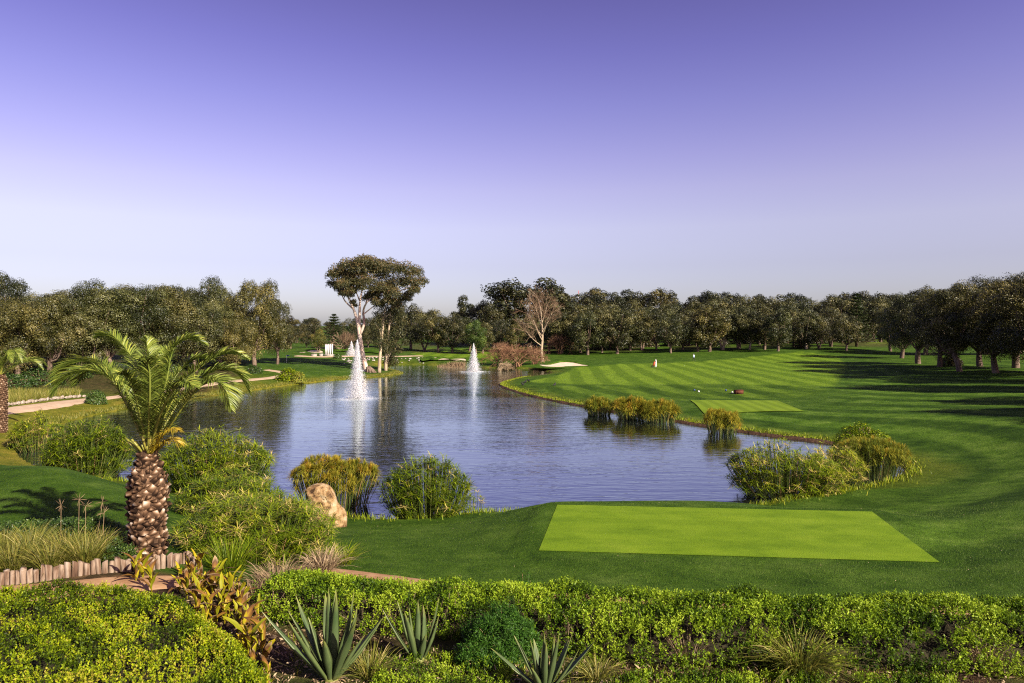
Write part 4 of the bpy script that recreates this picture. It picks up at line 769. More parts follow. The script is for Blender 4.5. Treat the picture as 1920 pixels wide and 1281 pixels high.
def papyrus(label, p0, rx, ry, h, n, seed, nth=46, L=.34, w=.012, vs=0.0, group='papyrus clumps along the lake'):
    rng = np.random.default_rng(seed); r = thing('papyrus', label, 'papyrus', p0, group); g = Geo(); st = Geo()
    a = rng.uniform(0, 6.2832, n); q = np.sqrt(rng.uniform(0, 1, n)); x = np.cos(a) * q * rx; y = np.sin(a) * q * ry; z = h * (.86 + .28 * vnoise(np.cos(a) * q * 3 + 9, np.sin(a) * q * 3, seed)) * (1 - .30 * q ** 3) * np.where(rng.uniform(size=n) < .4, rng.uniform(.55, .95, n), 1)
    head = np.stack([x, y, z - L * .5], 1); foot = np.stack([x * .72, y * .72, np.full(n, -.3)], 1); mid = (foot + head) / 2 + np.stack([-x * .03, -y * .03, 0 * x], 1)
    sv = np.clip(rng.normal(.4, .25, n), 0, 1)
    for v_ in ((1, 0, 0), (0, 1, 0)): strips(st, np.stack([foot, mid, head], 1), np.full((n, 3), w * 1.5), np.tile(np.array(v_, float), (n, 1)), sv)
    az = rng.uniform(0, 6.2832, (n, nth)); el = rng.uniform(-.35, 1.5, (n, nth)); d = np.stack([np.cos(az) * np.cos(el), np.sin(az) * np.cos(el), np.sin(el)], -1).reshape(-1, 3); l = (L * rng.uniform(.7, 1.1, (n, nth))).ravel(); t3 = np.array([0, .6, 1.0])
    P_ = np.repeat(head, nth, 0)[:, None, :] + d[:, None, :] * (l[:, None] * t3)[..., None] + np.array((0, 0, -1.0)) * (l[:, None] * .3 * t3 ** 2)[..., None]
    hv = np.clip(rng.normal(.45, .2, n) + vs, 0, 1); strips(g, P_, np.tile(np.array([.8, .8, .3]) * w, (n * nth, 1)), np.cross(d, np.array((.1, .2, 1.0))), np.clip(np.repeat(hv, nth) + rng.normal(size=n * nth) * .08, 0, 1))
    st.build('stems', M['stem'], r); g.build('heads', M['papyrus'], r)
papyrus('golden papyrus with orange tinted heads standing behind the boulder', base(628, 30.8, .0), 2.0, 1.0, 2.3, 330, 1, 64, .38, .016, .12)
papyrus('smallest papyrus clump on the far bank, set apart on the side of the fountains', base(1123, 63.5, 0), 1.3, .9, 1.7, 110, 2, 50, .62, .034)
papyrus('papyrus clump in the far shallows beside its larger twin', base(1185, 61, 0), 1.7, 1.1, 1.95, 150, 3, 50, .62, .034)
papyrus('papyrus clump in the far shallows at the near end of the pair', base(1238, 59.5, 0), 1.6, 1.1, 1.8, 140, 4, 50, .62, .034)
papyrus('lone papyrus clump in the water in front of the far tee', base(1353, 52.8, 0), 1.35, 1.0, 1.85, 120, 5, 50, .56, .030, .1)
papyrus('soft yellow-green papyrus at the tip of the lake below the round bush', base(1630, 37.0, 0), 2.1, 1.4, 2.25, 230, 6, 50, .42, .018, -.12)
rng = np.random.default_rng(15)
def shrub(name, label, p0, rx, ry, h, n, L, W, mat, seed, cat='shrub', sticks=60, flat=.0, vs=0.0, stickm='twig'):
    rng = np.random.default_rng(seed); r = thing(name, label, cat, p0); g = Geo(); st = Geo()
    d = unit(rng.normal(size=(n, 3))); d[:, 2] = np.abs(d[:, 2]) * 1.0 - .05
    lump = .72 + .42 * fbm(d[:, 0] * 2.4 + 7, d[:, 1] * 2.4 + d[:, 2] * 2 + 3, seed); rr_ = rng.uniform(.35, 1, n) ** .35 * lump
    pos = d * rr_[:, None] * (rx, ry, h); leaves(g, pos, d + rng.normal(size=(n, 3)) * .7 + (0, 0, .3), L * rng.uniform(.6, 1.2, n), W * rng.uniform(.6, 1.2, n), np.clip(rng.normal(.45, .2, n) + vs + .25 * (lump - .9), 0, 1), rng=rng)
    for k in range(sticks):
        v = d[k % n]; tube(st, curve_thru([(v[0] * .15, v[1] * .15, -.1), v * (rx * .3, ry * .3, h * .5), v * (rx * .85, ry * .85, h * .85)], 4), [.03 * h, .018 * h, .006 * h][0:1] * 1 + [.02 * h, .012 * h, .005 * h], 4, rng.uniform())
    st.build('branches', M[stickm], r); g.build('foliage', M[mat], r); return r
shrub('round_bush', 'round leafy bush on the mown bank above the tip of the lake', base(1617, 42.0), 2.3, 1.6, 2.5, 9000, .14, .07, 'hedge', 1)
shrub('round_bush', 'rounded yellow-green bush at the shore beside the near fountain', base(540, 101, .3), 2.0, 1.6, 2.2, 3500, .22, .12, 'hedge', 2)
shrub('round_bush', 'small paler bush leaning against the rounded shore bush', base(560, 100, .3), 1.2, 1.0, 1.7, 1600, .22, .10, 'papyrus', 3, vs=-.2)
shrub('round_bush', 'dark leafy bush beside the sandy path behind the palm fronds', at_px(180, 757), 1.2, 1.0, 1.6, 2600, .16, .09, 'darkhedge', 4, vs=.2)
shrub('round_bush', 'low clipped box bush by the sandy path under the oaks', at_px(476, 701), 1.5, 1.0, 1.6, 2600, .18, .1, 'darkhedge', 5)
shrub('round_bush', 'tiny round bush beside the white posts', at_px(633, 672.5), 1.1, 1.0, 1.1, 700, .3, .16, 'darkhedge', 6, vs=.2)
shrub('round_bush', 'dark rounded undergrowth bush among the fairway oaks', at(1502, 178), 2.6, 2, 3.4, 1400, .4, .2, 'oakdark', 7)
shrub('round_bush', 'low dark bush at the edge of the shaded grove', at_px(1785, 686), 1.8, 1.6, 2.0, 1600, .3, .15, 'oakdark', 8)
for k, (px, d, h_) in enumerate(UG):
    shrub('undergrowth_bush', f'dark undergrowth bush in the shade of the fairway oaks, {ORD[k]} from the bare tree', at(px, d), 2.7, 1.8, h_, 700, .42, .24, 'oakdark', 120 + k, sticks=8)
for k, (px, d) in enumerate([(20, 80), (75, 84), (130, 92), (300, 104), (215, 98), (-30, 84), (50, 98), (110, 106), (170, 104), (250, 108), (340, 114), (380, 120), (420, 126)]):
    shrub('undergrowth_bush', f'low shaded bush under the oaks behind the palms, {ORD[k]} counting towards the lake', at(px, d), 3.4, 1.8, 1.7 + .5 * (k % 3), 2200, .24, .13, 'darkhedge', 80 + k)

# ------------------------------------------------------------------ garden in front
def xy_poly(pts): return np.array([(X_at(a, d), d) for a, d in pts])
def fill(poly, n, rng):
    lo, hi = poly.min(0), poly.max(0); out = np.zeros((0, 2))
    while len(out) < n:
        p = rng.uniform(lo, hi, (n * 2, 2)); out = np.vstack([out, p[inside(poly, p[:, 0], p[:, 1])]])
    return out[:n]
def carpet(name, label, poly, h, n, L, W, mat, seed, edge=.45, corem='core', cat='hedge', vs=0.0, bumps=.5, clump=1.1, thin=0.0, mid=.36):
    """clipped mat of foliage: leafy sprigs over a twig-brown hull that paints the inner shade"""
    rng = np.random.default_rng(seed); c = poly.mean(0); r = thing(name, label, cat, (c[0], c[1], gz(*c)))
    o0 = np.array(r.location)
    def top(x, y):
        e_ = np.where(inside(poly, x, y), dist_poly(poly, x, y), 0.0)
        return h * (.25 + .75 * np.sqrt(np.clip(e_ / edge, 0, 1))) * (1 + bumps * (fbm(x * clump, y * clump, seed, 4) - .5))
    hp = fill(poly, 5, rng); lo, hi = poly.min(0), poly.max(0); gx, gy = np.meshgrid(np.arange(lo[0], hi[0], .08), np.arange(lo[1], hi[1], .08), indexing='ij')
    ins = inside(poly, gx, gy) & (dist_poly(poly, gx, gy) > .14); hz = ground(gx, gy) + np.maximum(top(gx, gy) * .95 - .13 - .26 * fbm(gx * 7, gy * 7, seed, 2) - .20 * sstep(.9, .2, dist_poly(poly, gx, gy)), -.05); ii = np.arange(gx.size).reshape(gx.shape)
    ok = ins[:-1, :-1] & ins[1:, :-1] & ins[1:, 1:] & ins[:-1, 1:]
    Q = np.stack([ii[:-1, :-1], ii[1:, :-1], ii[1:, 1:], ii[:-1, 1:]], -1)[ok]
    if len(Q): obj('branches', new_mesh('branches', np.stack([gx.ravel(), gy.ravel(), hz.ravel()], 1) - o0, Q), M[corem], r)  # solid inner hull, its dark colour stands for shade in the leaf gaps
    ns = n // 7; p = fill(poly, ns * 2, rng); e_ = dist_poly(poly, p[:, 0], p[:, 1]); p = p[(rng.uniform(size=len(p)) < np.where(e_ < edge, 1.0, mid))]; p = p[rng.permutation(len(p))][:ns]
    p = p[vnoise(p[:, 0] * 8.0, p[:, 1] * 8.0, seed + 40) + .5 * (vnoise(p[:, 0] * 17.0, p[:, 1] * 17.0, seed + 41) - .5) > .34]
    if thin: p = p[fbm(p[:, 0] * 1.7, p[:, 1] * 1.7, seed + 5, 3) + rng.uniform(-.12, .12, len(p)) > thin]
    ns = len(p); tz = top(p[:, 0], p[:, 1]); e_ = dist_poly(poly, p[:, 0], p[:, 1]); side = e_ < edge * .32
    dep = np.where(side, rng.uniform(0, 1, ns) * tz * .9, rng.uniform(0, 1, ns) ** 2 * .13 - .03); z = ground(p[:, 0], p[:, 1]) + tz - dep
    eps = .05; nx = -(top(p[:, 0] + eps, p[:, 1]) - tz) / eps; ny = -(top(p[:, 0], p[:, 1] + eps) - tz) / eps; nrm = unit(np.stack([nx, ny, np.full(ns, 1.1)], 1)) 
    stem = unit(nrm + rng.normal(size=(ns, 3)) * .45 + (0, 0, .35)); sl = rng.uniform(.6, 1.3, ns) * L * 2.4
    g = Geo(); sv = np.clip(rng.normal(.45, .15, ns) + vs + 1.5 * (fbm(p[:, 0] * 2.3, p[:, 1] * 2.3, seed + 2, 3) - .5) , 0, 1)
    p3 = np.c_[p, z] - o0
    for k in range(7):
        q = k / 6; a = k * 2.4 + rng.uniform(0, 6, ns); u = unit(np.cross(stem, rng.normal(size=(ns, 3)))); out = unit(u + stem * (.35 + .9 * q))
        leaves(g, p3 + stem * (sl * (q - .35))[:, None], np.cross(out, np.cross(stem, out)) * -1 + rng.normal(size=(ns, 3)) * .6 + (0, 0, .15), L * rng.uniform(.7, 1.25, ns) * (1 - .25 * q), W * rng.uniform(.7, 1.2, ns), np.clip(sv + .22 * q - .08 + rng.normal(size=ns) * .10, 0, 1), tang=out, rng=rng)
    g.build('foliage', M[mat], r); return r
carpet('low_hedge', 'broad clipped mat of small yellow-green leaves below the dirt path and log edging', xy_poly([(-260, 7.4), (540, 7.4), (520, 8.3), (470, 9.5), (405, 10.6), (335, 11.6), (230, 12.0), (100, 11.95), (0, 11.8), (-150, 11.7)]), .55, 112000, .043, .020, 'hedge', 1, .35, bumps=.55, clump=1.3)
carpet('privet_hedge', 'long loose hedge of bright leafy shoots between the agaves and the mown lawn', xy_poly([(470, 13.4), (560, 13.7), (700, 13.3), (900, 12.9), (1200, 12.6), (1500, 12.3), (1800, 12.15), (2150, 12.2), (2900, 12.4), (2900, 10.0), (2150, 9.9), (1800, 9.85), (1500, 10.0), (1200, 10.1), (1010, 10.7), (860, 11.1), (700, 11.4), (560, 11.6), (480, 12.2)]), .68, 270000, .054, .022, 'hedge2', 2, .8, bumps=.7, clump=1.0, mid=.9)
carpet('dark_hedge', 'low dark hedge along the mound behind the straw-coloured tussocks', xy_poly([(-150, 16.1), (40, 16.3), (150, 16.5), (225, 16.6), (235, 17.3), (120, 17.5), (0, 17.4), (-150, 17.3)]), .42, 24000, .055, .026, 'darkhedge', 3, .3, vs=.08)
carpet('dark_hedge', 'small dark green planting round the foot of the stout palm', xy_poly([(195, 14.6), (255, 14.5), (262, 15.0), (240, 15.9), (200, 15.8)]), .30, 6000, .05, .024, 'darkhedge', 4, .25, vs=.2)
carpet('weed_patch', 'low green weeds on the soil at the foot of the hedge', xy_poly([(1120, 9.2), (1500, 9.3), (1800, 9.3), (1800, 9.7), (1450, 9.8), (1180, 9.8)]), .12, 16000, .04, .02, 'hedge2', 5, .2, cat='weeds', thin=.30)
carpet('weed_patch', 'sparse grassy weeds on bare soil between the two upright agaves', xy_poly([(700, 9.2), (960, 9.2), (960, 10.2), (830, 10.4), (700, 10.1)]), .10, 12000, .045, .016, 'hedge2', 6, .2, cat='weeds', thin=.33)
# loose upright shoots and dry canes in the long hedge belong to it
hg = [o for o in COL.objects if o.name == 'privet_hedge'][0]; st = Geo(); rng = np.random.default_rng(8); p = fill(xy_poly([(480, 12.2), (860, 11.25), (1200, 10.6), (1500, 10.5), (2100, 10.4), (2100, 11.2), (1500, 11.3), (1200, 11.5), (860, 12.2), (560, 13)]), 700, rng); n = len(p)
b0 = np.c_[p, ground(p[:, 0], p[:, 1])] - np.array(hg.location); dv = unit(rng.normal(size=(n, 3)) * .3 + (0, -.08, 1)); ln = rng.uniform(.25, .7, n)
for s_ in ((1, 0, 0), (0, 1, 0)): strips(st, np.stack([b0, b0 + dv * (ln * .5)[:, None], b0 + dv * ln[:, None]], 1), np.tile([.011, .009, .005], (n, 1)), np.tile(np.array(s_, float), (n, 1)), rng.uniform(.2, 1, n))
st.build('canes', M['straw'], hg)
def tussock(label, p0, n, L, w, mat, seed, spread=.55, r0=.18, vs=0.0, group=None, name='grass_tussock', cat='grass'):
    rng = np.random.default_rng(seed); g = Geo(); a = rng.uniform(0, 6.2832, n); el = np.clip(rng.normal(1.05, .28, n), .35, 1.5); l = L * rng.uniform(.6, 1.15, n)
    b0 = np.stack([np.cos(a) * rng.uniform(0, r0, n), np.sin(a) * rng.uniform(0, r0, n), np.zeros(n)], 1); d = np.stack([np.cos(a) * np.cos(el), np.sin(a) * np.cos(el), np.sin(el)], 1); t4 = np.linspace(0, 1, 5)
    P_ = b0[:, None] + d[:, None] * (l[:, None] * t4)[..., None] + (np.stack([np.cos(a), np.sin(a), 0 * a], 1)[:, None] * .25 + np.array((0, 0, -1.0)) * .55)  * (spread * l[:, None] * t4 ** 2.3)[..., None]
    strips(g, P_, np.tile(np.array([.8, 1, .9, .6, .1]) * w, (n, 1)), np.cross(d, np.array((0, 0, 1.0))) + rng.normal(size=(n, 3)) * .2, np.clip(rng.normal(.5, .22, n) + vs, 0, 1))
    return tag(obj(name, g.mesh(name), M[mat], None, p0), label, cat, group)
for k, (px, d, L) in enumerate([(-25, 14.6, .95), (22, 14.3, .9), (58, 14.9, .95), (95, 14.2, .85), (125, 14.9, .9), (160, 14.5, .95), (190, 15.2, .8), (5, 15.5, .9), (60, 15.7, .85), (-60, 15.4, .95)]):
    tussock(f'straw-coloured grass tussock behind the log edging, {ORD[k]} of the bed', at(px, d), 420, L, .011, 'drygrass', 10 + k, .5, .22, group='tussocks behind the log edging')
tussock('big arching grass tussock with pale blades in front of the long hedge', at(1500, 10.0), 520, .95, .012, 'drygrass', 30, .75, .25, -.08)
tussock('yellow-green grass tussock at the foot of the tallest agave', at(695, 9.75), 260, .55, .010, 'drygrass', 31, .6, .2)
tussock('thin grass tussock leaning beside the wiry agave', at(1120, 9.7), 170, .5, .010, 'drygrass', 32, .7, .15)
tussock('dead straw tussock at the far end of the long hedge', at(1850, 10.3), 300, .62, .009, 'straw', 33, .35, .2)
tussock('small dry tussock hidden under the middle of the hedge', at(1290, 10.45), 160, .6, .009, 'straw', 34, .3, .15)
tussock('withered straw tussock under the sedge near the yellow cannas', at(520, 14.2), 380, .8, .014, 'straw', 35, .65, .35, -.1)
tussock('withered brown tussock between the cannas and the long hedge', at(475, 12.8), 340, .7, .013, 'straw', 36, .7, .35, -.25)
tussock('pale straw tussock at the lawn side of the big sedge clump', at(605, 16.0), 320, .75, .014, 'straw', 37, .65, .3)
tussock('green grass tussock below the sedge clump at the lawn edge', at(640, 16.8), 260, .7, .012, 'sedge', 38, .5, .3, .1)
tussock('green grass tussock under the sedge beside the dark rushes', at(430, 15.4), 420, .95, .012, 'sedge', 39, .35, .35, -.1)
# stalks with dry seed heads before the mound
for k, (px, d, h) in enumerate([(114, 15.6, 1.05), (147, 15.5, 1.2), (160, 15.8, 1.0), (178, 15.5, 1.15), (192, 15.3, .95)]):
    p0 = at(px, d); g = Geo(); rng = np.random.default_rng(k); e_ = np.array((rng.normal() * .05 + .07 * (k > 2), 0, h)); tube(g, curve_thru([(0, 0, 0), e_ * .5, e_], 5), [.006] * 5, 4, .5)
    d_ = unit(rng.normal(size=(12, 3)) + (0, 0, .35)); strips(g, e_ + d_[:, None] * (np.array([0, .09, .16]))[None, :, None], np.tile([.004, .009, .003], (12, 1)), np.cross(d_, (0, 1, .2)), .4)
    tag(obj('seed_stalk', g.mesh('seed_stalk'), M['straw'], None, p0), f'dry seed stalk standing before the shaded mound, {ORD[k]} counting towards the palm', 'stalk', 'dry seed stalks before the mound')
# feathery bush
def feathery(label, p0, rx, h, n, seed):
    rng = np.random.default_rng(seed); r = thing('feathery_bush', label, 'bush', p0); g = Geo(); d = unit(rng.normal(size=(n, 3)) + (0, -.2, .3)); d[:, 2] = np.abs(d[:, 2]); lump = .35 + 1.0 * fbm(d[:, 0] * 2.8 + 4, d[:, 2] * 2.8 + d[:, 1], seed)
    tip = d * (rng.uniform(.6, 1, n) ** .5 * lump)[:, None] * (rx, rx * .8, h); out = unit(d + (0, 0, .5) + rng.normal(size=(n, 3)) * .3)
    for k in range(9):
        leaves(g, tip - out * (k * .016), out + rng.normal(size=(n, 3)) * .6, .055, .010, np.clip(rng.normal(.5, .2, n) - .03 * k, 0, 1), tang=out * .6 + rng.normal(size=(n, 3)) * .7, rng=rng)
    st = Geo()
    for k in range(50): tube(st, [(0, 0, 0), tip[k] * .5 + (0, 0, .05), tip[k] * .95], [.008, .005, .003], 4, rng.uniform())
    st.build('stems', M['stem'], r); g.build('foliage', M['fern'], r)
feathery('feathery deep green bush in front of the hedge between two agaves', at(935, 10.55), .72, .85, 2600, 1)
feathery('lower feathery green tuft spreading at the foot of the bigger feathery bush', at(900, 10.25), .5, .45, 1100, 2)
feathery('wispy feathery shoot rising above the hedge before the lawn', at(985, 12.6), .22, .95, 420, 3)
# agaves: every leaf a part
def agave_leaf(L, W, bend, seed):
    rng = np.random.default_rng(seed); n = 10; t = np.linspace(0, 1, n); w = W * np.interp(t, [0, .12, .45, .8, 1], [.62, .72, 1, .55, .02]); cx = np.zeros(n); z = L * t; y = bend * L * t ** 2.2
    V = []
    for k in range(n):
        for s, dp in ((-1, 0.0), (-.5, -.30), (0, -.42), (.5, -.30), (1, 0.0)): V.append((s * w[k] * .5, y[k] + (-dp * w[k] * .55) * 1.0, z[k]))
        for s, dp in ((.5, -.55), (-.5, -.55)): V.append((s * w[k] * .5, y[k] + (-dp * w[k] * .62), z[k] - .002))
    m_ = 7; Q = [[k * m_ + i, k * m_ + (i + 1) % m_, (k + 1) * m_ + (i + 1) % m_, (k + 1) * m_ + i] for k in range(n - 1) for i in range(m_)]
    var = np.repeat(np.clip((t - .80) * 3.0, 0, .9) + np.clip(.10 - t, 0, 1) * 2, m_); ed = np.tile([1, .2, 0, .2, 1, .1, .1], n); var = np.clip(var + ed * .12, 0, 1)
    return new_mesh('leaf', np.array(V), np.array(Q), {'var': var}, True)
def agave(label, p0, n, L, W, seed, emin, emax, rz=0.0, cut=False, fixed=None):
    rng = np.random.default_rng(seed); r = thing('agave', label, 'agave', p0); M_ = [agave_leaf(L * s, W, b_, seed + k) for k, (s, b_) in enumerate([(1, -.02), (.9, .05), (.8, -.06), (.62, .10)])]
    for m__ in M_: m__.materials.append(M['agave'])
    spec = fixed or [((k * 2.39996 + rz) % 6.2832, emax - (emax - emin) * (k / (n - 1)) ** .8 + rng.normal() * .05) for k in range(n)]
    for k, (a, el) in enumerate(spec):
        o = bpy.data.objects.new('leaf', M_[k % 4 if el > .6 else 3 - (k % 2)]); COL.objects.link(o); o.parent = r
        rad = .05 + .05 * (1 - el / 1.57); o.location = (math.cos(a) * rad, math.sin(a) * rad, .04); s = rng.uniform(.88, 1.1); o.scale = (s, s, s)
        o.rotation_euler = (-(math.pi / 2 - el), 0, a - math.pi / 2)
    g = Geo(); tube(g, [(0, 0, -.1), (0, 0, .05), (0, 0, .16)], [.12, .11, .05], 9, .5); g.build('stem_base', M['agave'], r, True)
    b = Geo()
    for k in range(26):
        a = rng.uniform(0, 6.28); ln = rng.uniform(.12, .3); p = np.array((math.cos(a) * .1, math.sin(a) * .1, .03)); q = np.array((math.cos(a) * ln, math.sin(a) * ln, -.02)); strips(b, np.stack([p, (p + q) / 2 + (0, 0, .03), q])[None], np.array([[.03, .03, .01]]), np.array([[-math.sin(a), math.cos(a), 0]]), rng.uniform(.1, .8))
    b.build('dead_leaves', M['straw'], r); return r
def sp(*l): return [(math.radians(a), math.radians(e_)) for a, e_ in l]
agave('tallest agave with long blue-green blades spreading wide in front of the hedge', at(622, 9.55), 0, 1.32, .14, 1, 0, 0, fixed=sp((265, 86), (300, 84), (75, 84), (180, 78), (0, 77), (200, 66), (340, 68), (350, 62), (190, 48), (10, 54), (120, 72), (60, 70), (230, 58), (310, 60), (20, 46), (270, 70), (160, 62), (95, 78)))
agave('narrow upright agave with few stiff blades beside the feathery bush', at(785, 10.35), 0, .98, .13, 2, 0, 0, fixed=sp((270, 88), (200, 86), (330, 84), (90, 84), (0, 74), (180, 76), (350, 66), (300, 70), (190, 58), (240, 74)))
agave('wiry agave with thin curling blades low beside the feathery bush', at(1020, 9.3), 0, .92, .10, 3, 0, 0, fixed=sp((270, 84), (210, 80), (320, 78), (90, 80), (0, 66), (180, 68), (350, 52), (195, 48), (300, 70), (150, 60), (30, 58), (240, 62), (10, 42), (170, 40), (275, 74), (120, 76)))
agave('small agave of which only blade tips rise at the bottom edge', at(1810, 8.55), 9, .52, .07, 4, .8, 1.5)
agave('agave at the bottom edge showing one faint blade tip under the big tussock', at(1470, 8.5), 7, .42, .06, 5, .9, 1.5)
# cannas
def canna_leaf(L, W, bend, seed):
    rng = np.random.default_rng(seed); n = 7; t = np.linspace(0, 1, n); w = W * np.sin(np.clip(t * .95 + .05, 0, 1) * math.pi) ** .7; V = []
    for k in range(n):
        y = bend * L * t[k] ** 2; z = L * (t[k] - .25 * abs(bend) * t[k] ** 3)
        for s, u in ((-1, .18), (0, 0), (1, .18)): V.append((s * w[k] * .5 + rng.normal() * .004, y - u * w[k] + rng.normal() * .006, z))
    Q = [[k * 3 + i, k * 3 + i + 1, (k + 1) * 3 + i + 1, (k + 1) * 3 + i] for k in range(n - 1) for i in range(2)]; b_ = rng.uniform(.05, .75)
    return new_mesh('leaf', np.array(V), np.array(Q), {'var': np.clip(b_ + np.repeat(t ** 2 * rng.uniform(0, .5), 3) + np.tile([.12, 0, .12], n), 0, 1)}, True)
CL = [canna_leaf(.25 + .05 * (k % 3), .052 + .010 * (k % 4), [.05, .25, .5, .9, .15, .35, -.1, .7][k], k) for k in range(8)]
for m__ in CL: m__.materials.append(M['canna'])
rng = np.random.default_rng(31); cn = [(258, 13.6), (272, 13.7), (284, 13.4), (334, 13.6), (345, 13.9), (356, 13.5), (368, 13.8), (380, 13.2), (392, 12.9), (405, 13.1), (418, 12.6), (432, 12.7), (445, 12.2), (400, 12.2), (380, 12.4), (425, 11.9), (448, 11.6), (462, 11.3), (440, 11.0), (470, 10.8), (482, 10.4), (462, 10.2), (492, 10.0), (485, 9.6), (500, 9.3), (345, 13.1), (360, 12.7), (455, 12.6), (410, 11.5), (395, 11.8), (430, 11.4), (420, 12.2), (450, 10.7), (470, 11.6), (438, 12.0), (474, 9.9), (455, 10.0), (375, 12.0), (442, 13.0), (412, 13.4), (478, 12.0)]
for k, (px, d) in enumerate(cn):
    r = thing('canna_plant', f'yellowing canna with upright pointed leaves, {ORD[k]} of the strip counting from the palm', 'plant', at(px + rng.normal() * 9, d + rng.normal() * .22), 'yellowing cannas along the low hedge'); s0 = rng.uniform(.7, 1.45); g = Geo(); nlf = 8; hh = .36 * s0
    tube(g, [(0, 0, -.05), (0, 0, hh)], [.011, .008], 5, .5); g.build('stalk', M['canna'], r)
    for j in range(nlf):
        o = bpy.data.objects.new('leaf', CL[(k + j * 3) % 8]); COL.objects.link(o); o.parent = r; a = j * 2.4 + k; o.location = (0, 0, hh * (j / nlf) * .95 + .02); o.rotation_euler = (rng.uniform(-.5, -.02), rng.normal() * .2, a); s = s0 * rng.uniform(.75, 1.15); o.scale = (s, s, s)
# log edging
STK = []
for k in range(5):
    g = Geo(); rg = np.random.default_rng(70 + k); n = 8; a_ = np.arange(n) * 6.2832 / n; rad = .058 * (1 + rg.normal(size=n) * .12); V = []
    for z in (-.12, .14, .29): V.append(np.stack([np.cos(a_) * rad * (1 - .06 * (z > .2)), np.sin(a_) * rad, z + (z > .2) * (np.cos(a_ + rg.uniform(0, 6)) * .025 + rg.normal(size=n) * .006)], 1))
    V = np.vstack(V + [[(0, 0, .30)]]); g.add(V, Q=[[i * n + j, i * n + (j + 1) % n, (i + 1) * n + (j + 1) % n, (i + 1) * n + j] for i in range(2) for j in range(n)], T=[[24, 16 + j, 16 + (j + 1) % n] for j in range(n)]); STK.append(g.mesh('stake')); STK[-1].materials.append(M['wood'])
def log_edge(label, pts, step):
    p = resample(curve_thru(np.array(pts), 60), step); r = thing('log_edging', label, 'edging', (p[0][0], p[0][1], gz(*p[0]))); o0 = np.array(r.location); z = ground(p[:, 0], p[:, 1])
    for k in range(len(p)):
        o = bpy.data.objects.new('stake', STK[k % 5]); COL.objects.link(o); o.parent = r; o.location = (p[k][0] - o0[0], p[k][1] - o0[1] + rr.uniform(-.015, .015), z[k] - o0[2] - .02); s = rr.uniform(.88, 1.12); o.scale = (s, s, rr.uniform(.85, 1.12)); o.rotation_euler = (rr.uniform(-.05, .05), rr.uniform(-.08, .10), rr.uniform(0, 6.28))
log_edge('curved row of short weathered log stakes between the tussock bed and the dirt path', [at(-200, 13.75)[:2], at(-60, 13.55)[:2], at(60, 13.55)[:2], at(160, 13.9)[:2], at(230, 14.25)[:2], at(285, 14.5)[:2], at(312, 14.75)[:2]], .108)
log_edge('short dark end of the log edging on the lawn side of the palm', [at(318, 14.8)[:2], at(335, 15.2)[:2], at(352, 15.3)[:2], at(372, 15.0)[:2]], .108)
# boulder
rng = np.random.default_rng(2); br = thing('boulder', 'tall sandstone boulder glowing ochre among the sedges at the shore', 'boulder', base(610, 25.2)); u_, v_ = np.meshgrid(np.linspace(0, 2 * math.pi, 29)[:-1], np.linspace(-.5, 1, 16), indexing='ij')
def rock(sx, sy, sz, seed, lean=0.0):
    V = []; T = 28; rings = 15; rg = np.random.default_rng(seed); cuts = [unit(rg.normal(size=3) + (0, -.5, .1)) for _ in range(16)]
    for j in range(rings):
        ph = -math.pi / 2 + math.pi * j / (rings - 1)
        for i in range(T):
            a = 2 * math.pi * i / T; d = np.array((math.cos(a) * math.cos(ph), math.sin(a) * math.cos(ph), math.sin(ph))); d = np.sign(d) * np.abs(d) ** .8
            for q, c_ in enumerate(cuts):
                dt = d @ c_
                lim = .52 + .022 * q
                if dt > lim: d = d - c_ * (dt - lim) * .95
            d = d * (1 + .16 * (float(fbm(d[0] * 2.5 + seed, d[2] * 2.5 + d[1] * 1.3, seed, 4)) - .5)); V.append((d[0] * sx + lean * d[2], d[1] * sy, d[2] * sz + sz * .8))
    Q = [[j * T + i, j * T + (i + 1) % T, (j + 1) * T + (i + 1) % T, (j + 1) * T + i] for j in range(rings - 1) for i in range(T)]; return new_mesh('rock', np.array(V), np.array(Q))
s_ = 25.2 / F; zt = CZ - (908 - HY) * s_ - br.location[2]
sil = [(985, 574, 652), (968, 577, 648), (955, 579, 642), (945, 580, 634), (936, 579, 631), (928, 576, 628), (920, 573, 623), (914, 574, 618), (910, 583, 611), (907.5, 593, 605)]; V = []; T = 40
ys = np.linspace(985, 907.5, 30); bx, by = br.location[0], br.location[2]
for k, y in enumerate(ys):
    x0 = np.interp(-y, [-q[0] for q in sil], [q[1] for q in sil]); x1 = np.interp(-y, [-q[0] for q in sil], [q[2] for q in sil]); c_ = ((x0 + x1) / 2 - 960) * s_ - bx; w_ = (x1 - x0) / 2 * s_; z = CZ - (y - HY) * s_ - by
    for i_ in range(T):
        a = 2 * math.pi * i_ / T; ca, sa = math.cos(a), math.sin(a); ca = math.copysign(abs(ca) ** .75, ca); sa = math.copysign(abs(sa) ** .75, sa); nz_ = float(fbm(ca * 1.0 + 3, sa * 1.0 + z * 1.3, 5, 5)) - .5
        rg_ = abs(float(vnoise(ca * 2.6 + 7, sa * 2.6 + z * 4.0, 15)) - .5); V.append((c_ + ca * w_ * (1 + .30 * nz_ - .10 * (rg_ < .06)), sa * min(w_ * .85, .5) * (1 + .75 * nz_ - .22 * (rg_ < .06)), z + .06 * nz_))
V.append((c_, 0, V[-1][2] + .01)); top_ = len(V) - 1
obj('rock', new_mesh('rock', np.array(V), [np.array([[k * T + i_, k * T + (i_ + 1) % T, (k + 1) * T + (i_ + 1) % T, (k + 1) * T + i_] for k in range(29) for i_ in range(T)]), np.array([[29 * T + i_, 29 * T + (i_ + 1) % T, top_] for i_ in range(T)])]), M['rock'], br)
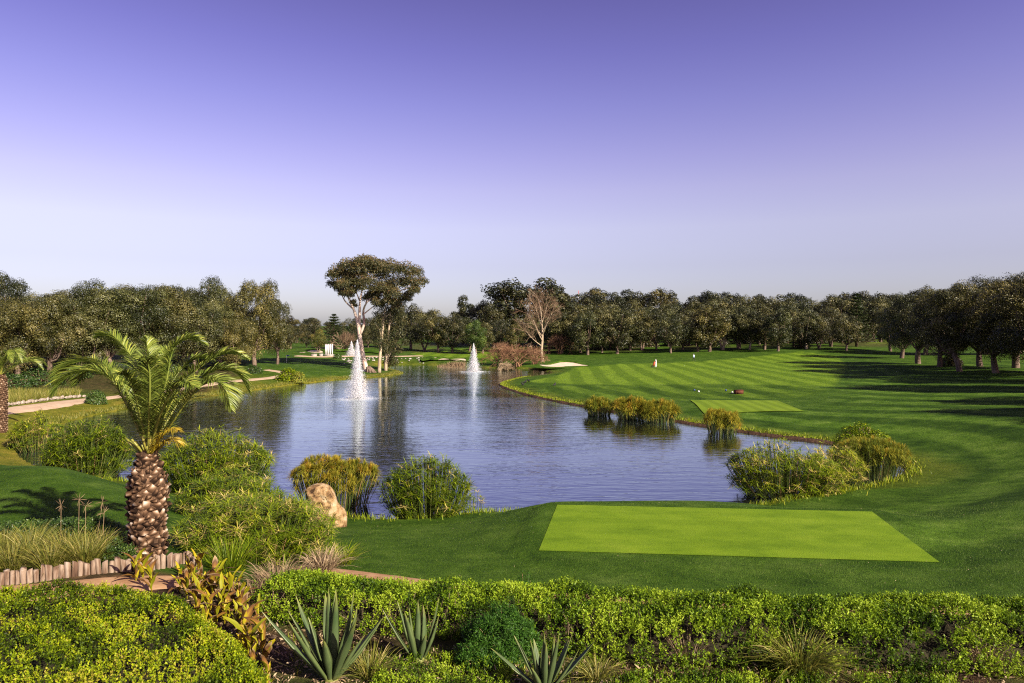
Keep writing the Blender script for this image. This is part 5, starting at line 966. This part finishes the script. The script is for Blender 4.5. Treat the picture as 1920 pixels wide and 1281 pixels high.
o = obj('rock', rock(19 * s_, .42, .36, 8), M['rock'], br, (27 * s_, .12, -.12))

# ------------------------------------------------------------------ fountains
def fountain(label, p0, H, wb, n, seed, drop=.05):
    rng = np.random.default_rng(seed); r = thing('fountain', label, 'fountain', p0); g = Geo()
    tet = np.array([(1, 1, 1), (-1, -1, 1), (-1, 1, -1), (1, -1, -1)]) / 1.73; T0 = np.array([(0, 1, 2), (0, 3, 1), (0, 2, 3), (1, 3, 2)])
    def spray(z, rad, s, st=1.7):
        k = len(z); a = rng.uniform(0, 6.2832, k); pos = np.stack([np.cos(a) * rad, np.sin(a) * rad, z], 1); R = rng.normal(size=(k, 3, 3)); Qm = np.linalg.qr(R)[0]
        V = np.einsum('kij,vj->kvi', Qm, tet) * s[:, None, None] * np.array((1, 1, st)) + pos[:, None]; g.add(V.reshape(-1, 3), T=(T0[None] + (np.arange(k) * 4)[:, None, None]).reshape(-1, 3))
    hz_ = np.array([0, .12, .26, .40, .55, .73, .91, 1.0]); wz_ = np.array([.95, 1.0, .85, .60, .46, .34, .17, .04])
    nb = int(n * .62); z = rng.beta(.9, 1.5, nb) * H; spray(z, wb * np.interp(z / H, hz_, wz_) * np.minimum(np.abs(rng.normal(size=nb)) * .45, 1.2), drop * rng.uniform(.35, .95, nb), 3.2)
    nc = int(n * .28); z = rng.uniform(0, 1, nc) ** .9 * H; spray(z, wb * np.interp(z / H, hz_, wz_) * .35 * np.abs(rng.normal(size=nc)), drop * rng.uniform(.4, .9, nc), 6.0)
    nm = n - nb - nc; z = rng.beta(1, 2.2, nm) * H * .9; spray(z, wb * np.interp(z / H, hz_, wz_) * (.8 + np.abs(rng.normal(size=nm)) * .35) + .05, drop * .5 * rng.uniform(.4, 1, nm))
    ns = n // 8; spray(rng.uniform(.0, .06, ns), wb * (.6 + np.abs(rng.normal(size=ns)) * .9), drop * .5 * rng.uniform(.3, 1, ns))      # splash ring
    tag(g.build('spray', M['spray'], r), kind='stuff')
    f_ = Geo(); k = 24; a = np.arange(k) * 6.2832 / k; V = np.vstack([np.stack([np.cos(a) * wb * .42, np.sin(a) * wb * .42, np.full(k, .03)], 1), np.stack([np.cos(a) * wb * .36, np.sin(a) * wb * .36, np.full(k, .14)], 1), [(0, 0, .16)]])
    f_.add(V, Q=[[i, (i + 1) % k, k + (i + 1) % k, k + i] for i in range(k)], T=[[2 * k, k + i, k + (i + 1) % k] for i in range(k)]); f_.build('float', M['dark'], r); return r
fountain('tall near fountain jet spraying white in the middle of the lake', P(670, 748, 0), 6.75, 1.25, 34000, 1, .030)
fountain('smaller second fountain further back before the reddish scrub', P(888, 697, 0), 5.3, 1.25, 18000, 2, .042)
fountain('faint small fountain plume behind the tall fountain and eucalyptus', at_px(659, 668.5) + (0, 0, .1), 3.4, 1.2, 7000, 3, .06)

# ------------------------------------------------------------------ small things on the course
def person(label, p0, H, rz, stride, cols, mats_z):
    s = H / 1.75; m_, nt_ = mat_new('clothing'); sz = N(nt_, 'ShaderNodeSeparateXYZ'); tc_ = N(nt_, 'ShaderNodeTexCoord'); nt_.links.new(tc_.outputs['Object'], sz.inputs[0])
    finish(nt_, ramp(nt_, mth(nt_, 'DIVIDE', sz.outputs['Z'], 1.8), mats_z, 'CONSTANT'), .8, None, .1)
    J = {'pel': (0, 0, .95, .14, .10), 'wst': (0, 0, 1.12, .13, .09), 'chs': (0, .02, 1.35, .16, .11), 'nck': (0, .03, 1.50, .055, .055), 'hd0': (0, .05, 1.60, .085, .10), 'hd1': (0, .06, 1.72, .075, .09),
         'hl': (-.10, 0, .90, .095, .095), 'kl': (-.11, stride * .55, .50, .065, .065), 'al': (-.11, stride * .75, .09, .042, .045), 'tl': (-.11, stride * .75 + .16, .04, .04, .035),
         'hr': (.10, 0, .90, .095, .095), 'kr': (.11, -stride * .25, .50, .065, .065), 'ar': (.11, -stride * .9, .11, .042, .045), 'tr': (.11, -stride * .9 + .15, .04, .04, .035),
         'sl': (-.20, .02, 1.42, .065, .065), 'el': (-.26, -.08, 1.14, .045, .045), 'wl': (-.25, .10, .92, .033, .035), 'fl': (-.24, .15, .84, .035, .022), 'sr': (.20, .02, 1.42, .065, .065), 'er': (.27, .02, 1.14, .045, .045), 'wr': (.25, .22, 1.0, .033, .035), 'fr': (.24, .28, .94, .035, .022)}
    E = [('pel', 'wst'), ('wst', 'chs'), ('chs', 'nck'), ('nck', 'hd0'), ('hd0', 'hd1'), ('pel', 'hl'), ('hl', 'kl'), ('kl', 'al'), ('al', 'tl'), ('pel', 'hr'), ('hr', 'kr'), ('kr', 'ar'), ('ar', 'tr'), ('chs', 'sl'), ('sl', 'el'), ('el', 'wl'), ('wl', 'fl'), ('chs', 'sr'), ('sr', 'er'), ('er', 'wr'), ('wr', 'fr')]
    ks = list(J); me = bpy.data.meshes.new('person'); me.from_pydata([J[k][:3] for k in ks], [(ks.index(a), ks.index(b_)) for a, b_ in E], []); o = obj('person', me, m_, None, p0); o.rotation_euler = (0, 0, rz); o.scale = (s, s, s)
    md = o.modifiers.new('skin', 'SKIN'); me.skin_vertices or None
    for k, sv in zip(ks, me.skin_vertices[0].data): sv.radius = J[k][3:]; sv.use_root = (k == 'pel')
    o.modifiers.new('sub', 'SUBSURF').levels = 1; o.modifiers['sub'].render_levels = 2; md.use_smooth_shade = True
    return tag(o, label, 'person')
W_ = (.78, .78, .80); SK = (.40, .24, .16)
pp = at_px(1230, 689); dpx = pp[1] / F
person('person in white standing with a golf trolley on the striped fairway', pp, 15.5 * dpx, 1.2, .12, None, [(0, (.75, .75, .75)), (.04, W_), (.83, SK), (.90, (.8, .8, .8))])
p2 = at_px(1301, 678); person('person in pale blue top and dark trousers walking near the fairway trees', p2, 14.5 * p2[1] / F, .6, .30, None, [(0, (.03, .03, .03)), (.53, (.42, .52, .68)), (.83, SK), (.90, (.55, .62, .75))])
tp = at_px(1225, 689.5); tr_ = thing('golf_trolley', 'red golf bag on a two-wheeled trolley held by the person in white', 'trolley', tp); s_ = 1.0
g = Geo(); tube(g, [(0, 0, .25), (.12, .05, .65), (.28, .1, 1.05)], [.16, .17, .15], 10); g.build('bag', M['redbag'], tr_, True)
for sx in (-1, 1):
    g = Geo(); a = np.linspace(0, 6.2832, 15); tube(g, np.stack([np.cos(a) * .16 - .15, np.full(15, sx * .28), np.sin(a) * .16 + .18], 1), .035, 6, cap=False); g.build('wheel', M['dark'], tr_, True)
g = Geo(); tube(g, [(-.15, -.28, .18), (-.15, .28, .18)], .02, 6); tube(g, [(-.1, 0, .2), (.3, .1, .95), (.52, .15, 1.0)], .018, 6); g.build('frame', M['dark'], tr_)
# tee markers and the brown box by the far tee
def ball_mesh(r, sq=1.0):
    T = 10; V = [(math.cos(2 * math.pi * i / T) * math.cos(ph) * r, math.sin(2 * math.pi * i / T) * math.cos(ph) * r, (math.sin(ph) + .8) * r * sq) for ph in np.linspace(-1.5, 1.5, 7) for i in range(T)]
    return new_mesh('tee_marker', np.array(V), np.array([[j * T + i, j * T + (i + 1) % T, (j + 1) * T + (i + 1) % T, (j + 1) * T + i] for j in range(6) for i in range(T)]), None, True)
bm1 = ball_mesh(.11); bm1.materials.append(M['whitepaint']); bm2 = ball_mesh(.11); bm2.materials.append(M['bluepaint'])
for px, py, me, lab in [(1310, 736, bm1, 'white ball-shaped tee marker further from the brown box'), (1373, 738, bm1, 'white ball-shaped tee marker just beside the brown box'), (1302, 733, bm2, 'small blue tee marker paired with the far white marker'), (1361, 733.5, bm2, 'small blue tee marker behind the near white marker')]:
    tag(obj('tee_marker', me, None, None, at_px(px, py)), lab, 'tee marker', 'tee markers beyond the far tee')
bb = thing('wooden_box', 'low brown wooden box standing on the grass beyond the far tee', 'box', at_px(1385, 739.5), None, .1)
for nm, c_, s3 in [('front_panel', (0, -.25, .22), (.78, .05, .36)), ('back_panel', (0, .25, .22), (.78, .05, .36)), ('side_panel', (-.42, 0, .22), (.05, .56, .38)), ('side_panel', (.42, 0, .22), (.05, .56, .38)), ('lid', (0, 0, .43), (.94, .62, .05))]:
    g = Geo(); box(g, c_, s3); g.build(nm, M['brownbox'], bb)
# white posts, blocks, flag
wp = thing('white_posts', 'tight cluster of tall white posts at the edge of the distant green', 'monument', at_px(617, 667.5)); kk = wp.location[1] / F
g = Geo(); box(g, (0, 0, .15), (16 * kk, 2.2, .3)); g.build('plinth', M['whitestone'], wp)
for x in (-4.2, -1.4, 1.4, 4.2):
    g = Geo(); box(g, (x * kk, .2 * x, .3 + 9.5 * kk), (2.1 * kk, .34, 19 * kk)); g.build('post', M['whitepaint'], wp)
    g = Geo(); box(g, (x * kk, .2 * x, .36 + 19 * kk), (2.5 * kk, .42, .10)); g.build('cap', M['whitestone'], wp)
for px, lab, w_ in [(589, 'longer white stone block on the ground near the white posts', 9), (602, 'shorter white stone block between the long block and the posts', 6)]:
    r = thing('stone_block', lab, 'block', at_px(px, 668.5)); q_ = r.location[1] / F; g = Geo(); box(g, (0, 0, 1.9 * q_), (w_ * q_, 1.0, 3.8 * q_)); g.build('block', M['whitestone'], r); g = Geo(); box(g, (0, 0, 3.9 * q_ + .05), (w_ * q_ * 1.06, 1.1, .1)); g.build('cap', M['whitestone'], r)
fp = thing('flagstick', 'thin flagstick on the green between the oaks and the fountain', 'flagstick', at_px(537, 680)); q_ = fp.location[1] / F
g = Geo(); tube(g, [(0, 0, 0), (0, 0, 14 * q_)], .03, 6); g.build('pole', M['whitepaint'], fp); g = Geo(); g.add([(0.03, 0, 13.8 * q_), (.55, .08, 13.4 * q_), (.6, -.04, 11.8 * q_), (.03, 0, 11.6 * q_)], Q=[[0, 1, 2, 3]]); fl = g.build('flag', M['bluepaint'], fp); fl.modifiers.new('solid', 'SOLIDIFY').thickness = .01
# radio mast on the skyline
ms_ = thing('radio_mast', 'thin red and white radio mast rising over the woods', 'mast', at(1085, 420)); q_ = 420 / F; zb = CZ - (545 - HY) * q_ - ms_.location[2]
for k in range(8):
    g = Geo(); z0 = zb * k / 8; tube(g, [(0, 0, z0), (0, 0, zb * (k + 1) / 8)], [.45 - .04 * k, .41 - .04 * k], 6); g.build('section', M['redpaint'] if k % 2 else M['whitepaint'], ms_)
# ducks on the bank
def duck(label, p0, rz, s=1.0):
    g = Geo(); tube(g, curve_thru([(-.30, 0, .20), (-.18, 0, .18), (0, 0, .17), (.14, 0, .18), (.20, 0, .24), (.24, 0, .34), (.27, 0, .40), (.33, 0, .40), (.40, 0, .385)], 18), np.interp(np.linspace(0, 1, 18), [0, .2, .45, .62, .72, .8, .9, 1], [.015, .09, .13, .09, .05, .055, .05, .01]), 9)
    for y in (-.04, .04): tube(g, [(0, y, .10), (.02, y, 0)], .012, 5)
    o = obj('duck', g.mesh('duck', True), M['duck'], None, p0); o.rotation_euler = (0, 0, rz); o.scale = (s, s, s); tag(o, label, 'duck', 'ducks on the grassy point')
for px, py, lab, rz in [(983, 719, 'dark duck on the grassy point nearest the lake end of its group', .3), (992, 717, 'dark duck on the grassy point closest to the fairway among three', 2.0), (981, 723, 'dark duck on the grassy point lowest of the three', 4.0), (1039, 724.5, 'lone dark duck on the grass away from the other three', 1.0)]:
    duck(lab, at_px(px, py), rz, 1.05)
# white stones of the dry creek, and the stone kerb along the sandy path
STN = []
for k in range(4): STN.append(rock(.30, .26, .17, 40 + k)); STN[-1].materials.append(M['whitestone'])
KST = [m__.copy() for m__ in STN]
for m__ in KST: m__.materials[0] = M['kerbstone']
for k in range(46):
    px = rr.uniform(682, 800) if k < 36 else rr.uniform(640, 660); py = rr.uniform(672, 683); p_ = at_px(px, py)
    o = bpy.data.objects.new('stone', STN[k % 4]); COL.objects.link(o); o.location = [float(v) for v in p_ - (0, 0, .02)]; s = rr.uniform(.5, 1.25); o.scale = (s * 1.3, s, s); o.rotation_euler = (0, 0, rr.uniform(0, 6)); tag(o, 'white stone strewn on the dry creek behind the eucalyptus', 'stone', 'white stones of the dry creek')
ke = resample(curve_thru(np.array([at_px(-30, 768)[:2], at_px(15, 762)[:2], at_px(60, 756)[:2], at_px(100, 750)[:2], at_px(140, 746.5)[:2], at_px(165, 745)[:2]]), 40), .55); r = thing('stone_kerb', 'row of whitish kerb stones between the tall yellow grass and the sandy path', 'kerb', (*ke[0], gz(*ke[0]))); kz = ground(ke[:, 0], ke[:, 1])
for k in range(len(ke)):
    o = bpy.data.objects.new('kerb_stone', KST[k % 4]); COL.objects.link(o); o.parent = r; o.location = (ke[k][0] - ke[0][0], ke[k][1] - ke[0][1], kz[k] - kz[0] - .03); o.scale = (1.15, .6, 1.15 * rr.uniform(.8, 1.1)); o.rotation_euler = (0, 0, math.atan2(*(ke[min(k + 1, len(ke) - 1)] - ke[max(k - 1, 0)])[::-1]) + rr.uniform(-.2, .2))
# tall yellow grass beside the path; reeds at the far sand trap; rough fringe along the shore
def grass_stuff(name, label, p, L, w, mat, seed, vs=0.0, short=False):
    rng = np.random.default_rng(seed); n = len(p); b0 = np.c_[p, ground(p[:, 0], p[:, 1]) - .03]; d = unit(rng.normal(size=(n, 3)) * .30 + (0, 0, 1)); l = L * rng.uniform(.5, 1.15, n); t3 = np.array([0, .55, 1.0]); g = Geo()
    P_ = b0[:, None] + d[:, None] * (l[:, None] * t3)[..., None] + np.array((0, 0, -1.0)) * (l[:, None] * .15 * t3 ** 2)[..., None]; 
    if short: g.add(np.stack([P_[:, 0] - (w * .6, 0, 0), P_[:, 0] + (w * .6, 0, 0), P_[:, 2]], 1).reshape(-1, 3) + np.repeat(rng.normal(size=(n, 3)) * (.004, .004, 0), 3, 0), T=np.arange(n * 3).reshape(n, 3), var=np.repeat(np.clip(rng.normal(.5, .2, n) + vs, 0, 1), 3))
    else: strips(g, P_, np.tile(np.array([1, .8, .1]) * w, (n, 1)), np.cross(d, rng.normal(size=(n, 3))), np.clip(rng.normal(.5, .2, n) + vs, 0, 1))
    return tag(obj(name, g.mesh(name), M[mat]), label, 'grass', None, 'stuff')
rng = np.random.default_rng(91); pl = np.array([at_px(a, b_)[:2] for a, b_ in [(-60, 768), (20, 760), (100, 748.5), (150, 744), (150, 737), (60, 738), (-60, 742)]])
grass_stuff('tall_grass', 'bed of tall yellow grass behind the kerb stones', fill(pl, 9000, rng), .95, .035, 'drygrass', 1)
pl = np.array([P(a, b_, .1)[:2] for a, b_ in [(820, 686.5), (872, 687.5), (872, 690.5), (820, 689.5)]]); grass_stuff('reeds', 'band of brown reeds below the far sand trap', fill(pl, 2600, rng), 1.3, .07, 'straw', 2, -.15)
def along(i0, i1, n, w, off):
    p = resample(np.array([P(a, b_)[:2] for a, b_ in SH_PX[i0:i1]]), .1); q = p[rng.integers(0, len(p), n)] + rng.normal(size=(n, 2)) * w; s = shore_sd(q[:, 0], q[:, 1]); return q[(s > .15 + off)]
grass_stuff('shore_grass', 'yellowish rough grass fringe along the bank by the oaks', along(2, 14, 16000, .7, 0), .30, .04, 'drygrass', 3, -.1)
grass_stuff('shore_grass', 'green rough grass fringe along the fairway bank', along(28, 47, 22000, .45, .02), .26, .035, 'sedge', 4, .05)
grass_stuff('shore_grass', 'rough grass fringe on the near shore below the tee', along(46, 64, 9000, .6, 0), .35, .025, 'sedge', 5, .05)

# short blades over the near lawn, daisies and fallen petals
rng = np.random.default_rng(17); pl = xy_poly([(640, 15.9), (900, 15.0), (1250, 14.2), (1600, 13.8), (2080, 13.7), (2080, 24), (1750, 27), (1500, 26), (1380, 24), (1020, 24.5), (900, 26.5), (680, 26.8), (650, 20)])
p = fill(pl, 120000, rng); p = p[(rng.uniform(size=len(p)) < np.clip((18.0 / p[:, 1]) ** 1.5, 0, 1)) & ~(inside(TEE1, p[:, 0], p[:, 1]) & (dist_poly(TEE1, p[:, 0], p[:, 1]) > .05))]
M['lawnblade'] = leaf_mat('lawn_blade', [(0, (.012, .030, .001)), (.4, (.034, .074, .004)), (.75, (.066, .112, .012)), (1, (.13, .165, .035))], .2, .6, .12)
o = grass_stuff('lawn_grass', 'short mown grass of the near lawn around the tee', p, .075, .018, 'lawnblade', 8, 0, True)
pl2 = xy_poly([(-160, 18), (235, 18), (235, 22), (100, 25.5), (-160, 26)]); grass_stuff('lawn_grass', 'short mown grass on the shaded mound behind the palm', fill(pl2, 26000, rng), .075, .020, 'lawnblade', 9, 0, True)
p = fill(pl, 170, rng); p = p[~inside(TEE1, p[:, 0], p[:, 1])]; g = Geo(); n = len(p); leaves(g, np.c_[p, ground(p[:, 0], p[:, 1]) + .05], rng.normal(size=(n, 3)) * .4 + (0, 0, 1), .024, .018, .9, rng=rng)
tag(obj('fallen_petals', g.mesh('fallen_petals'), M['straw']), 'tiny pale petals scattered over the near lawn', 'petals', None, 'stuff')

pl = xy_poly([(400, 8.4), (1900, 8.4), (1900, 10.2), (1000, 10.6), (700, 11.5), (480, 12.6), (330, 13.4), (400, 11.5)]); p = fill(pl, 5200, rng); n = len(p); g = Geo()
leaves(g, np.c_[p, ground(p[:, 0], p[:, 1]) + rng.uniform(.005, .05, n)], rng.normal(size=(n, 3)) * .7 + (0, 0, 1), rng.uniform(.03, .12, n), rng.uniform(.01, .03, n), rng.uniform(0, 1, n), rng=rng)
tag(obj('leaf_litter', g.mesh('leaf_litter'), M['straw']), 'dry leaf litter on the soil around the agaves', 'litter', None, 'stuff')
p = fill(xy_poly([(560, 8.6), (1100, 8.6), (1900, 8.6), (1900, 10.2), (1000, 10.6), (720, 11.0), (540, 11.4)]), 6000, rng)
grass_stuff('weeds', 'thin weedy grass on the soil around the agaves', p[fbm(p[:, 0] * 1.2, p[:, 1] * 1.2, 71) > .47], .16, .010, 'sedge', 12)
